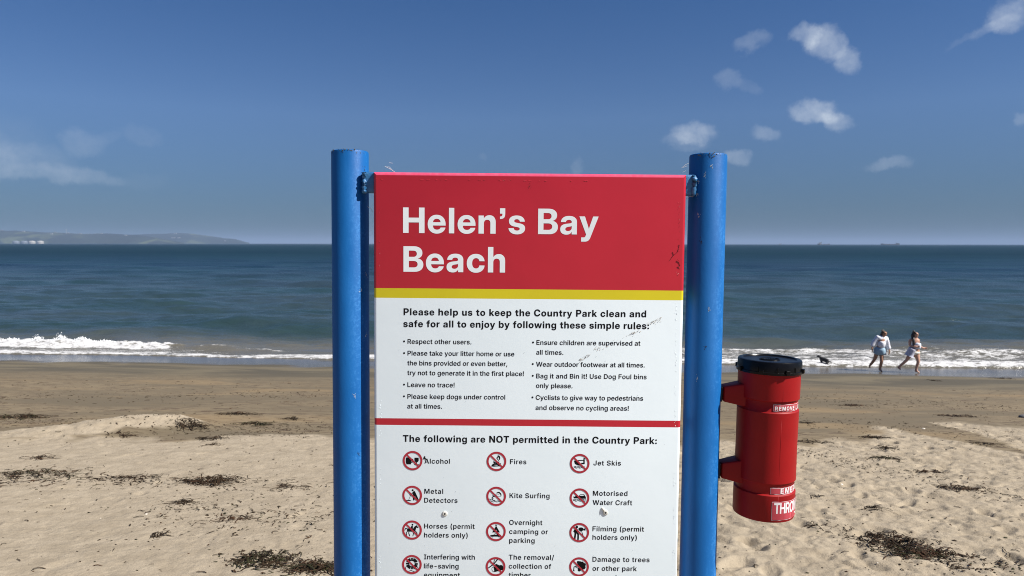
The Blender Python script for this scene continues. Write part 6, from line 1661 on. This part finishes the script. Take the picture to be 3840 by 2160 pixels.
for px, fr, Hs, wpx, lab in ((7, .48, H1, 12, 'white house on the skyline at the far left end of the hills'), (91, .34, H1, 9, 'white house beside the pale field on the hills'), (211, .40, H1, 6, 'small white house left of the white chimney'),
                             (258, .36, H1, 5, 'small white house just right of the white chimney'), (304, .42, H1, 6, 'small white house high on the hills, well right of the chimney'), (384, .28, H1, 6, 'white house on the wooded slope of the hills'),
                             (196, .22, H1, 8, 'low white building near the shore between tanks and chimney'), (473, .20, H1, 7, 'white house low on the slope at the middle of the hills'), (660, .28, H2, 8, 'white house on the farther headland'), (651, .08, H2, 14, 'long white building at the foot of the farther headland'), (672, .08, H2, 8, 'white building at the headland foot, right of the long one'), (845, .10, H2, 6, 'white house near the tip of the headland')):
    x, y, z = hill_at(px, fr, Hs)
    s_ = y / FPX
    L_2, W_, h_ = wpx * s_ / 2, 9.0, 1.8 * s_
    hs = empty('house', (x, y - 4, z - 1))
    tag(hs, lab, 'house', 'white houses on the far shore')
    mb = MB(); mb.add([(-L_2, -W_, -3), (L_2, -W_, -3), (L_2, W_, -3), (-L_2, W_, -3), (-L_2, -W_, h_), (L_2, -W_, h_), (L_2, W_, h_), (-L_2, W_, h_), (-L_2, 0, h_ + 4), (L_2, 0, h_ + 4)],
                      [(0, 1, 5, 4), (2, 3, 7, 6), (1, 2, 6, 9, 5), (3, 0, 4, 8, 7), (3, 2, 1, 0)])
    mb.build('wall', M_HW, hs)
    mb = MB(); mb.add([(-L_2 - .4, -W_ - .5, h_ - .2), (L_2 + .4, -W_ - .5, h_ - .2), (L_2 + .4, 0, h_ + 4.2), (-L_2 - .4, 0, h_ + 4.2), (L_2 + .4, W_ + .5, h_ - .2), (-L_2 - .4, W_ + .5, h_ - .2)], [(0, 1, 2, 3), (3, 2, 4, 5)])
    mb.build('roof', M_HR, hs)
x, y, z = hill_at(249, .30, H1)
st = MB(); s_ = y / FPX
st.lathe([(2.6, -4), (2.2, 18 * s_ * .5), (1.9, 18 * s_)], 20)
o = st.build('chimney', M_HW); o.location = (x, y, z); tag(o, 'tall slender white chimney rising from the hills', 'chimney')
x, y, z = hill_at(293, .46, H1)
st = MB(); st.lathe([(1.6, -4), (.8, 13 * s_)], 12)
o = st.build('mast', M_TANKG); o.location = (x, y, z); tag(o, 'thin grey mast on the skyline right of the chimney', 'mast')

M_HULL = mottled('ship_hull_dark', (.07, .06, .065), (.05, .045, .05), .05, .6)
M_HULLR = mat('ship_deck_brown', (.06, .045, .045), .6)
def ship(px, wpx, rows, dist, label, castle_px, castle_h, white, bow=1):
    s_ = dist / FPX
    p = far(px, 913, dist)
    L, h_ = wpx * s_, rows * s_
    root = empty('cargo_ship', (p.x, p.y, 0))
    tag(root, label, 'ship', 'ships on the horizon')
    w_ = L * .075
    ys = [(-L / 2, .55), (-L * .42, .9), (-L * .3, 1), (L * .3, 1), (L * .42, .75), (L * .5, .06)]
    vs, fs = [], []
    for z, sc2, sheer in ((-3, .92, 0), (h_ * .62, 1, 1)):
        for x, w2 in ys:
            zz = z + (h_ * .34 if sheer and abs(x) > L * .40 else 0)
            vs += [(x * bow * (1 if z > 0 else .97), -w_ * w2 * sc2, zz), (x * bow * (1 if z > 0 else .97), w_ * w2 * sc2, zz)]
    n = len(ys)
    for i in range(n - 1):
        a, b_ = 2 * i, 2 * n + 2 * i
        fs += [(a, a + 2, b_ + 2, b_), (a + 1, b_ + 1, b_ + 3, a + 3), (b_, b_ + 2, b_ + 3, b_ + 1), (a, a + 1, a + 3, a + 2)]
    fs += [(0, 2 * n, 2 * n + 1, 1), (2 * n - 2, 2 * n - 1, 4 * n - 1, 4 * n - 2)]
    mb = MB(); mb.add(vs, fs); mb.build('hull', M_HULL, root)
    cx = castle_px * s_
    mb = MB(); cw = 7 * s_ * .5; ch = castle_h * s_
    mb.box((cx - cw, -w_ * .8, h_ * .55), (cx + cw, w_ * .8, h_ * .62 + ch * .7)); mb.box((cx - cw * .7, -w_ * .95, h_ * .62 + ch * .7), (cx + cw * .7, w_ * .95, h_ * .62 + ch))
    mb.build('superstructure', M_HW if white else M_HULLR, root)
    mb = MB(); mb.lathe([(cw * .3, h_ * .62 + ch * .6), (cw * .25, h_ * .62 + ch * 1.35)], 12, (cx + cw * 1.5 * (1 if cx > 0 else -1) * -1, 0)); mb.build('funnel', M_HULL, root)
    mb = MB()
    for q in (-.18, .05, .26): mb.box((L * q * bow - L * .06, -w_ * .6, h_ * .60), (L * q * bow + L * .06, w_ * .6, h_ * .72))
    mb.build('hatch', M_HULLR, root)
ship(3089, 47, 4.6, 4600, 'smaller dark cargo ship with white superstructure on the horizon', -14, 6.5, True)
ship(3338, 70, 5.6, 4600, 'longer low dark cargo ship on the horizon, nearer the right edge', 28, 3.5, False, -1)
ship(2925, 8, 2.2, 5200, 'tiny pale boat on the horizon close to the right blue post', 0, 2.5, True)

# ------------------------------------------------------------------ haze over the water
mh = bpy.data.materials.new('haze_air'); mh.use_nodes = True
nt = mh.node_tree
for n in list(nt.nodes): nt.nodes.remove(n)
vo = nt.nodes.new('ShaderNodeVolumePrincipled'); vo.inputs['Color'].default_value = (.34, .465, .68, 1)
vo.inputs['Density'].default_value = HAZE_DENSITY = 9e-5
vo.inputs['Anisotropy'].default_value = 0.0
out = nt.nodes.new('ShaderNodeOutputMaterial'); nt.links.new(vo.outputs[0], out.inputs['Volume'])
mb = MB(); mb.box((-70000, -60, -20), (70000, 70000, 185))
hz = mb.build('haze', mh)
hz.display_type = 'WIRE'
tag(hz, kind='stuff')
